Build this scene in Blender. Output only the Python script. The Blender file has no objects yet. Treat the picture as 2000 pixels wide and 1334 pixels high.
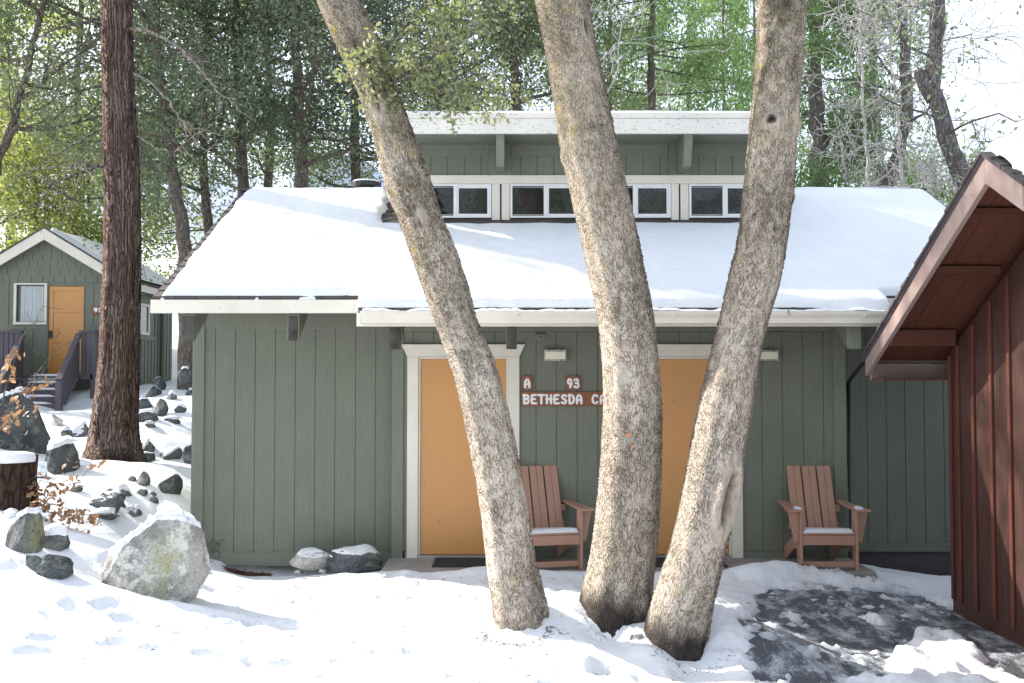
import bpy, bmesh, math, random
import numpy as np
from mathutils import Vector, Matrix, noise as mnoise
R = math.radians
scene = bpy.context.scene
COL = scene.collection

# ---------------------------------------------------------------- camera, sky, sun, exposure
F = 1944.0; PITCH = math.atan(73.0/F); CH = 1.8
cam = bpy.data.cameras.new('camera'); cam.lens = 35.0; cam.sensor_width = 36.0
cam.clip_start = 0.05; cam.clip_end = 5000
co = bpy.data.objects.new('camera', cam); COL.objects.link(co)
co.location = (0, 0, CH); co.rotation_euler = (R(90)+PITCH, 0, 0)
scene.camera = co
SUN_AZ = Vector((-0.89, 0.456)); SUN_EL = R(34)
S = Vector((SUN_AZ.x*math.cos(SUN_EL), SUN_AZ.y*math.cos(SUN_EL), math.sin(SUN_EL)))
sl = bpy.data.lights.new('sun', 'SUN'); sl.energy = 3.3; sl.angle = R(0.55); sl.color = (1.0, 0.94, 0.84)
so = bpy.data.objects.new('sun', sl); COL.objects.link(so)
so.rotation_euler = S.to_track_quat('Z', 'Y').to_euler(); so.location = (-30, 30, 40)
w = bpy.data.worlds.new("World"); scene.world = w; w.use_nodes = True
nt = w.node_tree; nt.nodes.clear()
sky = nt.nodes.new('ShaderNodeTexSky'); sky.sky_type = 'NISHITA'; sky.sun_disc = False
sky.sun_elevation = SUN_EL; sky.sun_rotation = math.atan2(SUN_AZ.x, SUN_AZ.y)
sky.air_density = 1.0; sky.dust_density = 3.0; sky.ozone_density = 1.0
bg = nt.nodes.new('ShaderNodeBackground'); bg.inputs[1].default_value = 0.15
wo = nt.nodes.new('ShaderNodeOutputWorld')
# added bright veil over the blue: whitens the sky, lifts the fill light
wc = nt.nodes.new('ShaderNodeTexCoord'); wn = nt.nodes.new('ShaderNodeTexNoise'); wn.inputs['Scale'].default_value = 2.2; wn.inputs['Detail'].default_value = 6
wr = nt.nodes.new('ShaderNodeMapRange'); wr.inputs[1].default_value = .35; wr.inputs[2].default_value = .65; wr.inputs[3].default_value = .55; wr.inputs[4].default_value = .8
wm = nt.nodes.new('ShaderNodeMix'); wm.data_type = 'RGBA'; wm.inputs[7].default_value = (3.4, 3.7, 4.25, 1)
nt.links.new(wc.outputs['Generated'], wn.inputs['Vector']); nt.links.new(wn.outputs[0], wr.inputs[0]); nt.links.new(wr.outputs[0], wm.inputs[0])
nt.links.new(sky.outputs[0], wm.inputs[6]); nt.links.new(wm.outputs[2], bg.inputs[0]); nt.links.new(bg.outputs[0], wo.inputs[0])
scene.view_settings.view_transform = 'Standard'; scene.view_settings.look = 'None'
scene.view_settings.gamma = 1.0; scene.view_settings.exposure = 1.48
scene.render.engine = 'CYCLES'
scene.cycles.transparent_max_bounces = 12

ST, CT = math.sin(PITCH), math.cos(PITCH)
def P(px, py, Y):
    """world point on the depth plane Y for a point measured on the 2000 px wide photograph"""
    u = px-1000.0; v = 667.0-py
    dy = F*CT - v*ST; dz = v*CT + F*ST
    t = Y/dy
    return Vector((u*t, Y, CH+dz*t))
def PZ(py, Y): return P(1000, py, Y).z
def PX(px, Y, py=740): return P(px, py, Y).x

# ---------------------------------------------------------------- helpers
def tag(o, label=None, cat=None, group=None, kind=None):
    if label: o['label'] = label
    if cat: o['category'] = cat
    if group: o['group'] = group
    if kind: o['kind'] = kind
    return o
def empty(name, loc=(0,0,0), rz=0.0):
    o = bpy.data.objects.new(name, None); COL.objects.link(o)
    o.location = loc; o.rotation_euler = (0, 0, rz); o.empty_display_size = .2
    return o
class MB:
    def __init__(s): s.V = []; s.F = []; s.n = 0; s.A = {}
    def add(s, verts, faces, **attrs):
        verts = np.asarray(verts, dtype=np.float64).reshape(-1, 3)
        for f in (faces if isinstance(faces, list) and len(faces) and isinstance(faces[0], np.ndarray) else None) or []:
            s.F.append(f+s.n)
        if not (isinstance(faces, list) and len(faces) and isinstance(faces[0], np.ndarray)):
            if isinstance(faces, np.ndarray): s.F.append(faces+s.n)
            else:
                by = {}
                for f in faces: by.setdefault(len(f), []).append(f)
                for k in by: s.F.append(np.array(by[k], dtype=np.int64)+s.n)
        s.V.append(verts)
        for k, a in attrs.items():
            s.A.setdefault(k, []).append((s.n, np.asarray(a, dtype=np.float64)))
        s.n += len(verts)
    def box(s, x0, x1, y0, y1, z0, z1):
        v = [(x0,y0,z0),(x1,y0,z0),(x1,y1,z0),(x0,y1,z0),(x0,y0,z1),(x1,y0,z1),(x1,y1,z1),(x0,y1,z1)]
        s.add(v, [(0,3,2,1),(4,5,6,7),(0,1,5,4),(1,2,6,5),(2,3,7,6),(3,0,4,7)])
    def hexa(s, v):   # 8 corners: bottom 4 ccw, top 4 ccw
        s.add(v, [(0,3,2,1),(4,5,6,7),(0,1,5,4),(1,2,6,5),(2,3,7,6),(3,0,4,7)])
    def bar(s, a, b, w_, h_, up=(0,0,1)):
        a = Vector(a); b = Vector(b); d = (b-a).normalized(); up = Vector(up)
        r = d.cross(up)
        if r.length < 1e-4: r = d.cross(Vector((0,1,0)))
        r.normalize(); u = r.cross(d).normalized()
        c = []
        for p in (a, b):
            for i, j in ((-1,-1),(1,-1),(1,1),(-1,1)):
                c.append(p + r*(i*w_/2) + u*(j*h_/2))
        s.add([tuple(q) for q in c], [(0,3,2,1),(4,5,6,7),(0,1,5,4),(1,2,6,5),(2,3,7,6),(3,0,4,7)])
    def prism(s, poly, axis, a, b):
        """poly: 2D points; axis 'x': poly=(y,z) extruded x a..b ; 'y': poly=(x,z); 'z': poly=(x,y)"""
        n = len(poly); v = []
        for q in (a, b):
            for (p0, p1) in poly:
                v.append({'x': (q, p0, p1), 'y': (p0, q, p1), 'z': (p0, p1, q)}[axis])
        f = [tuple(range(n))[::-1], tuple(range(n, 2*n))]
        for i in range(n):
            j = (i+1) % n; f.append((i, j, n+j, n+i))
        s.add(v, f)
    def tube(s, pts, rad, k=6, cap=True, ref=None):
        pts = np.asarray([tuple(p) for p in pts], dtype=np.float64); n = len(pts)
        rad = np.broadcast_to(np.asarray(rad, dtype=np.float64), (n,))
        t = np.gradient(pts, axis=0); t /= (np.linalg.norm(t, axis=1, keepdims=True)+1e-12)
        ref = np.array(ref, float) if ref is not None else (np.array([0., 0, 1.]) if abs(t[:, 2]).mean() < .8 else np.array([0., 1., 0]))
        a = np.cross(t, ref); a /= (np.linalg.norm(a, axis=1, keepdims=True)+1e-12)
        b = np.cross(t, a)
        th = np.arange(k)*2*math.pi/k
        v = pts[:, None, :] + rad[:, None, None]*(np.cos(th)[None, :, None]*a[:, None, :]+np.sin(th)[None, :, None]*b[:, None, :])
        v = v.reshape(-1, 3)
        i = np.arange(n-1)[:, None]*k; j = np.arange(k)[None, :]; jn = (j+1) % k
        f = np.stack([i+j, i+jn, i+k+jn, i+k+j], -1).reshape(-1, 4)
        fs = [f]
        if cap:
            fs.append(np.arange(k)[None, ::-1].copy()); fs.append((np.arange(k)+(n-1)*k)[None, :])
        s.add(v, fs)
    def build(s, name, material, parent=None, smooth=False, loc=None):
        me = bpy.data.meshes.new(name)
        V = np.concatenate(s.V) if s.V else np.zeros((0, 3))
        loops = np.concatenate([f.reshape(-1) for f in s.F]) if s.F else np.zeros(0, int)
        sizes = np.concatenate([np.full(len(f), f.shape[1]) for f in s.F]) if s.F else np.zeros(0, int)
        starts = np.concatenate([[0], np.cumsum(sizes)[:-1]])
        me.vertices.add(len(V)); me.vertices.foreach_set('co', V.astype(np.float32).ravel())
        me.loops.add(len(loops)); me.loops.foreach_set('vertex_index', loops.astype(np.int32))
        me.polygons.add(len(sizes)); me.polygons.foreach_set('loop_start', starts.astype(np.int32))
        me.polygons.foreach_set('loop_total', sizes.astype(np.int32))
        me.update(calc_edges=True)
        for k, lst in s.A.items():
            dim = lst[0][1].ndim
            if dim == 1:
                full = np.zeros(len(V))
                for (st, a) in lst: full[st:st+len(a)] = a
                at = me.attributes.new(k, 'FLOAT', 'POINT'); at.data.foreach_set('value', full.astype(np.float32))
            else:
                full = np.zeros((len(V), 3))
                for (st, a) in lst: full[st:st+len(a)] = a
                at = me.attributes.new(k, 'FLOAT_VECTOR', 'POINT'); at.data.foreach_set('vector', full.astype(np.float32).ravel())
        me.polygons.foreach_set('use_smooth', np.full(len(sizes), bool(smooth)))
        me.materials.append(material)
        o = bpy.data.objects.new(name, me); COL.objects.link(o)
        if parent: o.parent = parent
        if loc is not None: o.location = loc
        return o
def bevel(o, wd=.004, seg=1):
    m = o.modifiers.new('bevel', 'BEVEL'); m.width = wd; m.segments = seg; m.limit_method = 'ANGLE'; m.angle_limit = R(40)
    return o
def copy_tree(o, parent=None):
    c = o.copy(); COL.objects.link(c); c.parent = parent
    for ch in list(o.children): copy_tree(ch, c)
    return c

# value noise in numpy
def _hash(ix, iy, iz, seed):
    h = (ix.astype(np.int64)*374761393 + iy.astype(np.int64)*668265263 + iz.astype(np.int64)*2147483647 + seed*1442695041) & 0xffffffff
    h = ((h ^ (h >> 13))*1274126177) & 0xffffffff
    h = h ^ (h >> 16)
    return (h & 0xffff)/65535.0
def vnoise(x, y, z=None, seed=0):
    x = np.asarray(x, float); y = np.asarray(y, float)
    z = np.zeros_like(x) if z is None else np.asarray(z, float)
    ix, iy, iz = np.floor(x), np.floor(y), np.floor(z)
    fx, fy, fz = x-ix, y-iy, z-iz
    fx = fx*fx*(3-2*fx); fy = fy*fy*(3-2*fy); fz = fz*fz*(3-2*fz)
    r = 0
    for a in (0, 1):
        for b in (0, 1):
            for c in (0, 1):
                wt = (fx if a else 1-fx)*(fy if b else 1-fy)*(fz if c else 1-fz)
                r = r + wt*_hash(ix+a, iy+b, iz+c, seed)
    return r*2-1
def fbm(x, y, z=None, oct=4, seed=0, gain=.5):
    r = 0; amp = 1; tot = 0
    for o in range(oct):
        k = 2.03**o
        r = r + amp*vnoise(np.asarray(x)*k+o*7.3, np.asarray(y)*k+o*3.1, None if z is None else np.asarray(z)*k+o*5.7, seed+o*17); tot += amp; amp *= gain
    return r/tot
def sstep(x, a, b):
    t = np.clip((x-a)/(b-a), 0, 1); return t*t*(3-2*t)

# ---------------------------------------------------------------- materials
class NT:
    def __init__(s, name):
        s.m = bpy.data.materials.new(name); s.m.use_nodes = True; s.t = s.m.node_tree
        s.b = s.t.nodes['Principled BSDF']; s.out = s.t.nodes['Material Output']
    def n(s, typ, inp=None, **pr):
        nd = s.t.nodes.new(typ)
        for k, v in pr.items(): setattr(nd, k, v)
        for k, v in (inp or {}).items():
            if isinstance(v, bpy.types.NodeSocket): s.t.links.new(v, nd.inputs[k])
            else: nd.inputs[k].default_value = v
        return nd
    def l(s, a, b): s.t.links.new(a, b)
    def attr(s, name, out='Fac'): return s.n('ShaderNodeAttribute', attribute_name=name).outputs[out]
    def coord(s, kind='Object'): return s.n('ShaderNodeTexCoord').outputs[kind]
    def mapping(s, vec, scale=(1,1,1), loc=(0,0,0), rot=(0,0,0)):
        return s.n('ShaderNodeMapping', {'Vector': vec, 'Scale': scale, 'Location': loc, 'Rotation': rot}).outputs[0]
    def noise(s, vec, scale, detail=4, rough=.55, out='Fac', dist=0):
        return s.n('ShaderNodeTexNoise', {'Vector': vec, 'Scale': scale, 'Detail': detail, 'Roughness': rough, 'Distortion': dist}).outputs[out]
    def vor(s, vec, scale, feature='F1', out='Distance', rnd=1):
        return s.n('ShaderNodeTexVoronoi', {'Vector': vec, 'Scale': scale, 'Randomness': rnd}, feature=feature).outputs[out]
    def ramp(s, fac, stops):
        r = s.n('ShaderNodeValToRGB', {'Fac': fac}); e = r.color_ramp.elements
        while len(e) < len(stops): e.new(.5)
        for i, (p, c) in enumerate(stops):
            e[i].position = p; e[i].color = (c, c, c, 1) if isinstance(c, (int, float)) else (*c, 1)
        return r.outputs[0]
    def mix(s, fac, a, b, blend='MIX'):
        nd = s.n('ShaderNodeMix', data_type='RGBA', blend_type=blend)
        for i, v in ((0, fac), (6, a), (7, b)):
            if isinstance(v, bpy.types.NodeSocket): s.l(v, nd.inputs[i])
            elif i == 0: nd.inputs[0].default_value = v
            else: nd.inputs[i].default_value = (*v, 1)
        return nd.outputs[2]
    def math(s, op, a, b=None, c=None, clamp=False):
        nd = s.n('ShaderNodeMath', operation=op, use_clamp=clamp)
        for i, v in enumerate((a, b, c)):
            if v is None: continue
            if isinstance(v, bpy.types.NodeSocket): s.l(v, nd.inputs[i])
            else: nd.inputs[i].default_value = v
        return nd.outputs[0]
    def base(s, c):
        if isinstance(c, bpy.types.NodeSocket): s.l(c, s.b.inputs['Base Color'])
        else: s.b.inputs['Base Color'].default_value = (*c, 1)
    def set(s, **k):
        for a, v in k.items():
            nm = a.replace('_', ' ')
            if isinstance(v, bpy.types.NodeSocket): s.l(v, s.b.inputs[nm])
            else: s.b.inputs[nm].default_value = v
    def bump(s, h, dist=.01, strength=1.0):
        b = s.n('ShaderNodeBump', {'Height': h, 'Distance': dist, 'Strength': strength}); s.l(b.outputs[0], s.b.inputs['Normal']); return b
    def disp(s, h, scale, mid=.5):
        d = s.n('ShaderNodeDisplacement', {'Height': h, 'Scale': scale, 'Midlevel': mid}); s.l(d.outputs[0], s.out.inputs['Displacement'])
        s.m.displacement_method = 'BOTH'

def m_snow():
    t = NT('snow'); c = t.coord('Object')
    n1 = t.noise(c, 9, 4, .6); n2 = t.noise(c, 70, 3, .7); n3 = t.noise(c, 260, 2, .6)
    h = t.math('ADD', t.math('MULTIPLY', n1, .9), t.math('ADD', t.math('MULTIPLY', n2, .22), t.math('MULTIPLY', n3, .08)))
    t.bump(h, .035, .55)
    thin = t.attr('thin')
    col = t.mix(t.ramp(t.noise(c, 2.5, 3), [(.3, 0), (.75, 1)]), (.80, .815, .84), (.74, .765, .81))
    dirt = t.ramp(t.noise(c, 32, 6, .75), [(.66, 0), (.76, 1)])
    col = t.mix(t.math('MULTIPLY', dirt, .10), col, (.35, .30, .26))
    col = t.mix(thin, col, (.36, .39, .43))
    t.base(col)
    t.set(Roughness=t.math('SUBTRACT', .62, t.math('MULTIPLY', thin, .3)), Specular_IOR_Level=.3)
    return t.m
def m_siding(name, col, dark, scale=1.0):
    t = NT(name); c = t.coord('Object')
    g = t.noise(t.mapping(c, (60, 60, 3)), 1.5, 5, .6)
    b = t.noise(t.mapping(c, (3, 3, 70)), 1.2, 4, .6)
    p = t.noise(c, 1.1, 4, .6)
    cc = t.mix(t.ramp(p, [(.35, 0), (.7, 1)]), col, dark)
    cc = t.mix(t.ramp(g, [(.42, 0), (.7, .6)]), cc, tuple(v*.68 for v in col))
    cc = t.mix(t.ramp(b, [(.55, 0), (.85, .35)]), cc, tuple(min(1, v*1.3) for v in col))
    sp = t.ramp(t.noise(c, 26, 2, .5), [(.76, 0), (.79, .6)])
    cc = t.mix(sp, cc, tuple(v*.4 for v in col))
    t.base(cc); t.set(Roughness=.62, Specular_IOR_Level=.35)
    t.bump(t.math('ADD', g, t.math('MULTIPLY', b, .7)), .003, .5)
    return t.m
def m_trim(name='cream_paint', col=(.74, .70, .61), chips=.585):
    t = NT(name); c = t.coord('Object')
    p = t.noise(c, 2.2, 4, .6)
    cc = t.mix(t.ramp(p, [(.3, 0), (.75, 1)]), col, tuple(v*.86 for v in col))
    ch = t.ramp(t.noise(t.mapping(c, (9, 9, 22)), 3.0, 5, .75), [(chips+.06, 0), (chips+.09, 1)])
    cc = t.mix(t.math('MULTIPLY', ch, .75), cc, (.12, .09, .07))
    t.base(cc); t.set(Roughness=.5)
    t.bump(t.noise(t.mapping(c, (4, 40, 40)), 2, 4), .002, .4)
    return t.m
def m_plain(name, col, rough=.5, var=.15, scale=6, metal=0, bump=.001, spec=.5):
    t = NT(name); c = t.coord('Object')
    p = t.noise(c, scale, 5, .6)
    cc = t.mix(t.ramp(p, [(.3, 0), (.75, 1)]), col, tuple(v*(1-var) for v in col))
    t.base(cc); t.set(Roughness=rough, Metallic=metal, Specular_IOR_Level=spec)
    t.bump(t.noise(c, scale*20, 3), bump, .5)
    return t.m
def m_door():
    t = NT('orange_door_paint'); c = t.coord('Object')
    p = t.noise(c, 1.6, 4, .6); g = t.noise(t.mapping(c, (40, 40, 4)), 2, 4)
    cc = t.mix(t.ramp(p, [(.3, 0), (.75, 1)]), (.58, .275, .078), (.53, .25, .074))
    sp = t.ramp(t.noise(c, 18, 2, .5), [(.74, 0), (.77, .7)])
    cc = t.mix(sp, cc, (.2, .09, .03))
    t.base(cc); t.set(Roughness=.38, Specular_IOR_Level=.55); t.bump(g, .001, .5)
    return t.m
def m_oakbark():
    t = NT('oak_bark'); c = t.attr('bc', 'Vector')
    wv = t.n('ShaderNodeVectorMath', {0: c, 1: t.n('ShaderNodeVectorMath', {0: t.noise(c, 9, 3, .6, 'Color'), 'Scale': .07}, operation='SCALE').outputs[0]}, operation='ADD').outputs[0]
    m1 = t.mapping(wv, (1, 1, .25))
    e1 = t.vor(m1, 62, 'DISTANCE_TO_EDGE'); e2 = t.vor(t.mapping(wv, (1, 1, .42), (3, 1, 2)), 88, 'DISTANCE_TO_EDGE')
    cell = t.vor(m1, 62, 'F1', 'Color')
    rough = t.noise(wv, 60, 6, .75)
    brk = t.noise(t.mapping(wv, (1, 1, .6), (7, 7, 7)), 26, 3, .6)
    e1 = t.math('ADD', e1, t.math('MULTIPLY', t.ramp(brk, [(.48, 0), (.66, 1)]), .16))
    e1 = t.math('ADD', e1, t.math('MULTIPLY', t.math('SUBTRACT', rough, .5), .14), None, True)
    plate = t.ramp(e1, [(0, 0), (.10, .5), (.32, 1)])
    fine = t.ramp(e2, [(0, 0), (.2, 1)])
    scar = t.attr('scar')
    h = t.math('ADD', t.math('MULTIPLY', plate, .62), t.math('ADD', t.math('MULTIPLY', fine, .18), t.math('MULTIPLY', rough, .32)))
    sh = t.noise(t.mapping(c, (1, 1, .3)), 45, 4, .6)
    hh = t.n('ShaderNodeMix', {0: scar, 2: h, 3: t.math('ADD', .45, t.math('MULTIPLY', sh, .3))}, data_type='FLOAT').outputs[0]
    am = t.ramp(t.noise(t.mapping(c, (1, 1, .6), (3, 3, 3)), 3.0, 3, .5), [(.35, .35), (.65, 1)])
    hh = t.math('MULTIPLY', hh, am)
    t.disp(hh, .026, .6)
    big = t.noise(c, 2.2, 5, .65); big2 = t.noise(t.mapping(c, (1, 1, .5), (5, 2, 8)), 5.5, 5, .7)
    base = t.mix(t.ramp(big, [(.35, 0), (.65, 1)]), (.67, .60, .515), (.55, .475, .40))
    base = t.mix(t.ramp(big2, [(.5, 0), (.7, .7)]), base, (.72, .675, .61))
    base = t.mix(t.n('ShaderNodeSeparateColor', {0: cell}).outputs[0], base, t.mix(.35, base, (.32, .26, .21)))
    base = t.mix(t.math('MULTIPLY', t.attr('algae_shade'), t.ramp(t.noise(c, 7, 5, .7), [(.3, .35), (.6, 1)])), base, (.34, .29, .21))  # upper trunk tone: algae together with painted crown shade
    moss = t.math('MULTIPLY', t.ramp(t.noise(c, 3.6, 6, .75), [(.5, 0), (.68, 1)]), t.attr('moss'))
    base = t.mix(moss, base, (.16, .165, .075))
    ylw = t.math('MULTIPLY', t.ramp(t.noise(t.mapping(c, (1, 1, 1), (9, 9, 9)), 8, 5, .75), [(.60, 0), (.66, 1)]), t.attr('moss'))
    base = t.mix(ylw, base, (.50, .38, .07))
    fis = t.math('MULTIPLY', t.ramp(e1, [(0, 0), (.05, .45), (.17, 1)]), t.ramp(e2, [(0, .55), (.12, 1)]))
    col = t.mix(fis, (.16, .12, .095), base)
    damp = t.ramp(t.noise(t.mapping(c, (1, 1, .35), (2, 4, 1)), 3.4, 5, .7), [(.56, 0), (.74, .55)])
    col = t.mix(damp, col, (.16, .13, .105))
    scol = t.mix(t.ramp(sh, [(.4, 0), (.65, 1)]), (.27, .225, .19), (.46, .40, .34))
    col = t.mix(scar, col, scol)
    col = t.mix(t.attr('dark'), col, (.045, .036, .032))
    t.base(col); t.set(Roughness=.9, Specular_IOR_Level=.15)
    return t.m
def m_cedarbark():
    t = NT('cedar_bark'); c = t.attr('bc', 'Vector')
    w1 = t.n('ShaderNodeVectorMath', {0: c, 1: t.n('ShaderNodeVectorMath', {0: t.noise(c, 4, 3, .6, 'Color'), 'Scale': .06}, operation='SCALE').outputs[0]}, operation='ADD').outputs[0]
    e1 = t.vor(t.mapping(w1, (1, 1, .035)), 30, 'DISTANCE_TO_EDGE')
    fib = t.noise(t.mapping(w1, (1, 1, .04)), 90, 5, .65)
    h = t.math('ADD', t.math('MULTIPLY', t.ramp(e1, [(0, 0), (.28, 1)]), .7), t.math('MULTIPLY', fib, .45))
    t.disp(h, .04, .7)
    base = t.mix(t.ramp(fib, [(.35, 0), (.65, 1)]), (.135, .080, .066), (.36, .26, .225))
    base = t.mix(t.ramp(t.noise(c, 1.3, 4), [(.45, 0), (.7, .6)]), base, (.34, .28, .25))
    col = t.mix(t.ramp(e1, [(0, 0), (.13, 1)]), (.03, .018, .014), base)
    col = t.mix(t.attr('dark'), col, (.03, .018, .015))
    t.base(col); t.set(Roughness=.92, Specular_IOR_Level=.12)
    return t.m
def m_bark(name, a, b):
    t = NT(name); c = t.coord('Object')
    n1 = t.noise(t.mapping(c, (1, 1, .3)), 22, 6, .7); e = t.vor(t.mapping(c, (1, 1, .3)), 16, 'DISTANCE_TO_EDGE')
    col = t.mix(t.ramp(n1, [(.35, 0), (.65, 1)]), a, b)
    col = t.mix(t.ramp(e, [(0, .3), (.12, 1)]), tuple(v*.4 for v in a), col)
    t.base(col); t.set(Roughness=.9, Specular_IOR_Level=.15)
    t.bump(t.math('ADD', n1, t.ramp(e, [(0, 0), (.2, .8)])), .04, .8)
    return t.m
def m_granite(name, a, b, lichen, snowy=0.0):
    t = NT(name); c = t.coord('Object')
    sp = t.noise(c, 120, 3, .8); sp2 = t.noise(c, 45, 4, .75); big = t.noise(c, 3.2, 6, .65)
    col = t.mix(t.ramp(sp, [(.38, 0), (.62, 1)]), a, b)
    col = t.mix(t.ramp(sp2, [(.55, 0), (.66, .85)]), col, tuple(v*.25 for v in a))
    li = t.ramp(t.noise(t.mapping(c, (1, 1, 1), (4, 2, 7)), 5.5, 7, .72), [(.54, 0), (.60, 1)])
    col = t.mix(t.ramp(big, [(.42, .55), (.56, 0)]), col, tuple(v*.35 for v in a))
    col = t.mix(t.math('MULTIPLY', li, .85), col, lichen)
    ye = t.ramp(t.noise(t.mapping(c, (1, 1, .5), (1, 8, 3)), 14.0, 7, .7), [(.42, 0), (.56, 1)])
    col = t.mix(t.math('MULTIPLY', ye, t.attr('moss')), col, (.36, .37, .13))
    t.base(col); t.set(Roughness=.85, Specular_IOR_Level=.25)
    h = t.math('ADD', t.math('MULTIPLY', big, 1.6), t.math('ADD', t.math('MULTIPLY', sp2, .35), t.math('MULTIPLY', sp, .12)))
    t.bump(h, .05, .8)
    return t.m
def m_leaf(name, a, b, trans=.45, c3=None, tc=(1.5, 1.7, .75)):
    t = NT(name); tint = t.attr('tint')
    stops = [(0, a), (1, b)] if c3 is None else [(0, a), (.75, b), (1, c3)]
    col = t.ramp(tint, stops)
    t.base(col); t.set(Roughness=.45, Specular_IOR_Level=.4)
    tr = t.n('ShaderNodeBsdfTranslucent', {'Color': t.mix(1.0, col, tc, 'MULTIPLY')})
    mx = t.n('ShaderNodeMixShader', {0: trans}); t.l(t.b.outputs[0], mx.inputs[1]); t.l(tr.outputs[0], mx.inputs[2])
    t.l(mx.outputs[0], t.out.inputs[0]); return t.m
def m_glass_dark():
    t = NT('window_glass'); c = t.coord('Object')
    t.base((.012, .014, .017)); t.set(Roughness=.03, Specular_IOR_Level=.6, IOR=1.5)
    t.bump(t.noise(c, 5, 2), .004, .35); return t.m
def m_glass_clear():
    t = NT('clear_glass')
    g = t.n('ShaderNodeBsdfGlossy', {'Roughness': .02}); tr = t.n('ShaderNodeBsdfTransparent')
    fr = t.n('ShaderNodeFresnel', {'IOR': 1.5}); mx = t.n('ShaderNodeMixShader', {0: fr.outputs[0]})
    t.l(tr.outputs[0], mx.inputs[1]); t.l(g.outputs[0], mx.inputs[2]); t.l(mx.outputs[0], t.out.inputs[0]); return t.m
def m_asphalt():
    t = NT('wet_asphalt'); c = t.coord('Object')
    v = t.vor(c, 95, 'F1'); n = t.noise(c, 3, 5, .6); g = t.noise(c, 180, 3, .7)
    col = t.mix(t.ramp(g, [(.35, 0), (.7, 1)]), (.032, .038, .048), (.12, .13, .15))
    col = t.mix(t.ramp(n, [(.4, 0), (.7, .6)]), col, (.10, .105, .115))
    fn_ = t.math('ADD', t.noise(t.mapping(c, (1.5, .8, 1)), 4.2, 8, .75), t.math('MULTIPLY', t.math('SUBTRACT', t.noise(c, 90, 2, .6), .5), .22))
    fr = t.ramp(fn_, [(.47, 0), (.53, .35), (.64, .95)])
    col = t.mix(fr, col, (.58, .62, .68))
    t.base(col); t.set(Roughness=t.ramp(n, [(.35, .32), (.65, .7)])); t.bump(t.math('SUBTRACT', 1, v), .008, .8); return t.m
def m_shingle():
    t = NT('dark_shingles'); c = t.coord('Object')
    br = t.n('ShaderNodeTexBrick', {'Vector': t.mapping(c, (1, 1, 1)), 'Color1': (.045, .038, .038, 1), 'Color2': (.08, .065, .062, 1), 'Mortar': (.015, .012, .012, 1), 'Scale': 1.0, 'Mortar Size': .006, 'Brick Width': .2, 'Row Height': .145})
    g = t.noise(c, 220, 3, .7)
    col = t.mix(t.ramp(g, [(.3, .0), (.8, .6)]), br.outputs[0], (.12, .10, .10))
    t.base(col); t.set(Roughness=.85); t.bump(g, .004, .6); return t.m
def m_brownwall():
    t = NT('brown_boards'); c = t.coord('Object')
    g = t.noise(t.mapping(c, (30, 30, 1.2)), 2.2, 6, .65); p = t.noise(t.mapping(c, (1, 1, .5)), 2.4, 4)
    col = t.mix(t.ramp(g, [(.35, 0), (.7, 1)]), (.030, .012, .009), (.085, .034, .026))
    col = t.mix(t.ramp(p, [(.5, 0), (.75, .4)]), col, (.13, .066, .052))
    t.base(col); t.set(Roughness=.55); t.bump(g, .004, .6); return t.m

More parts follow.
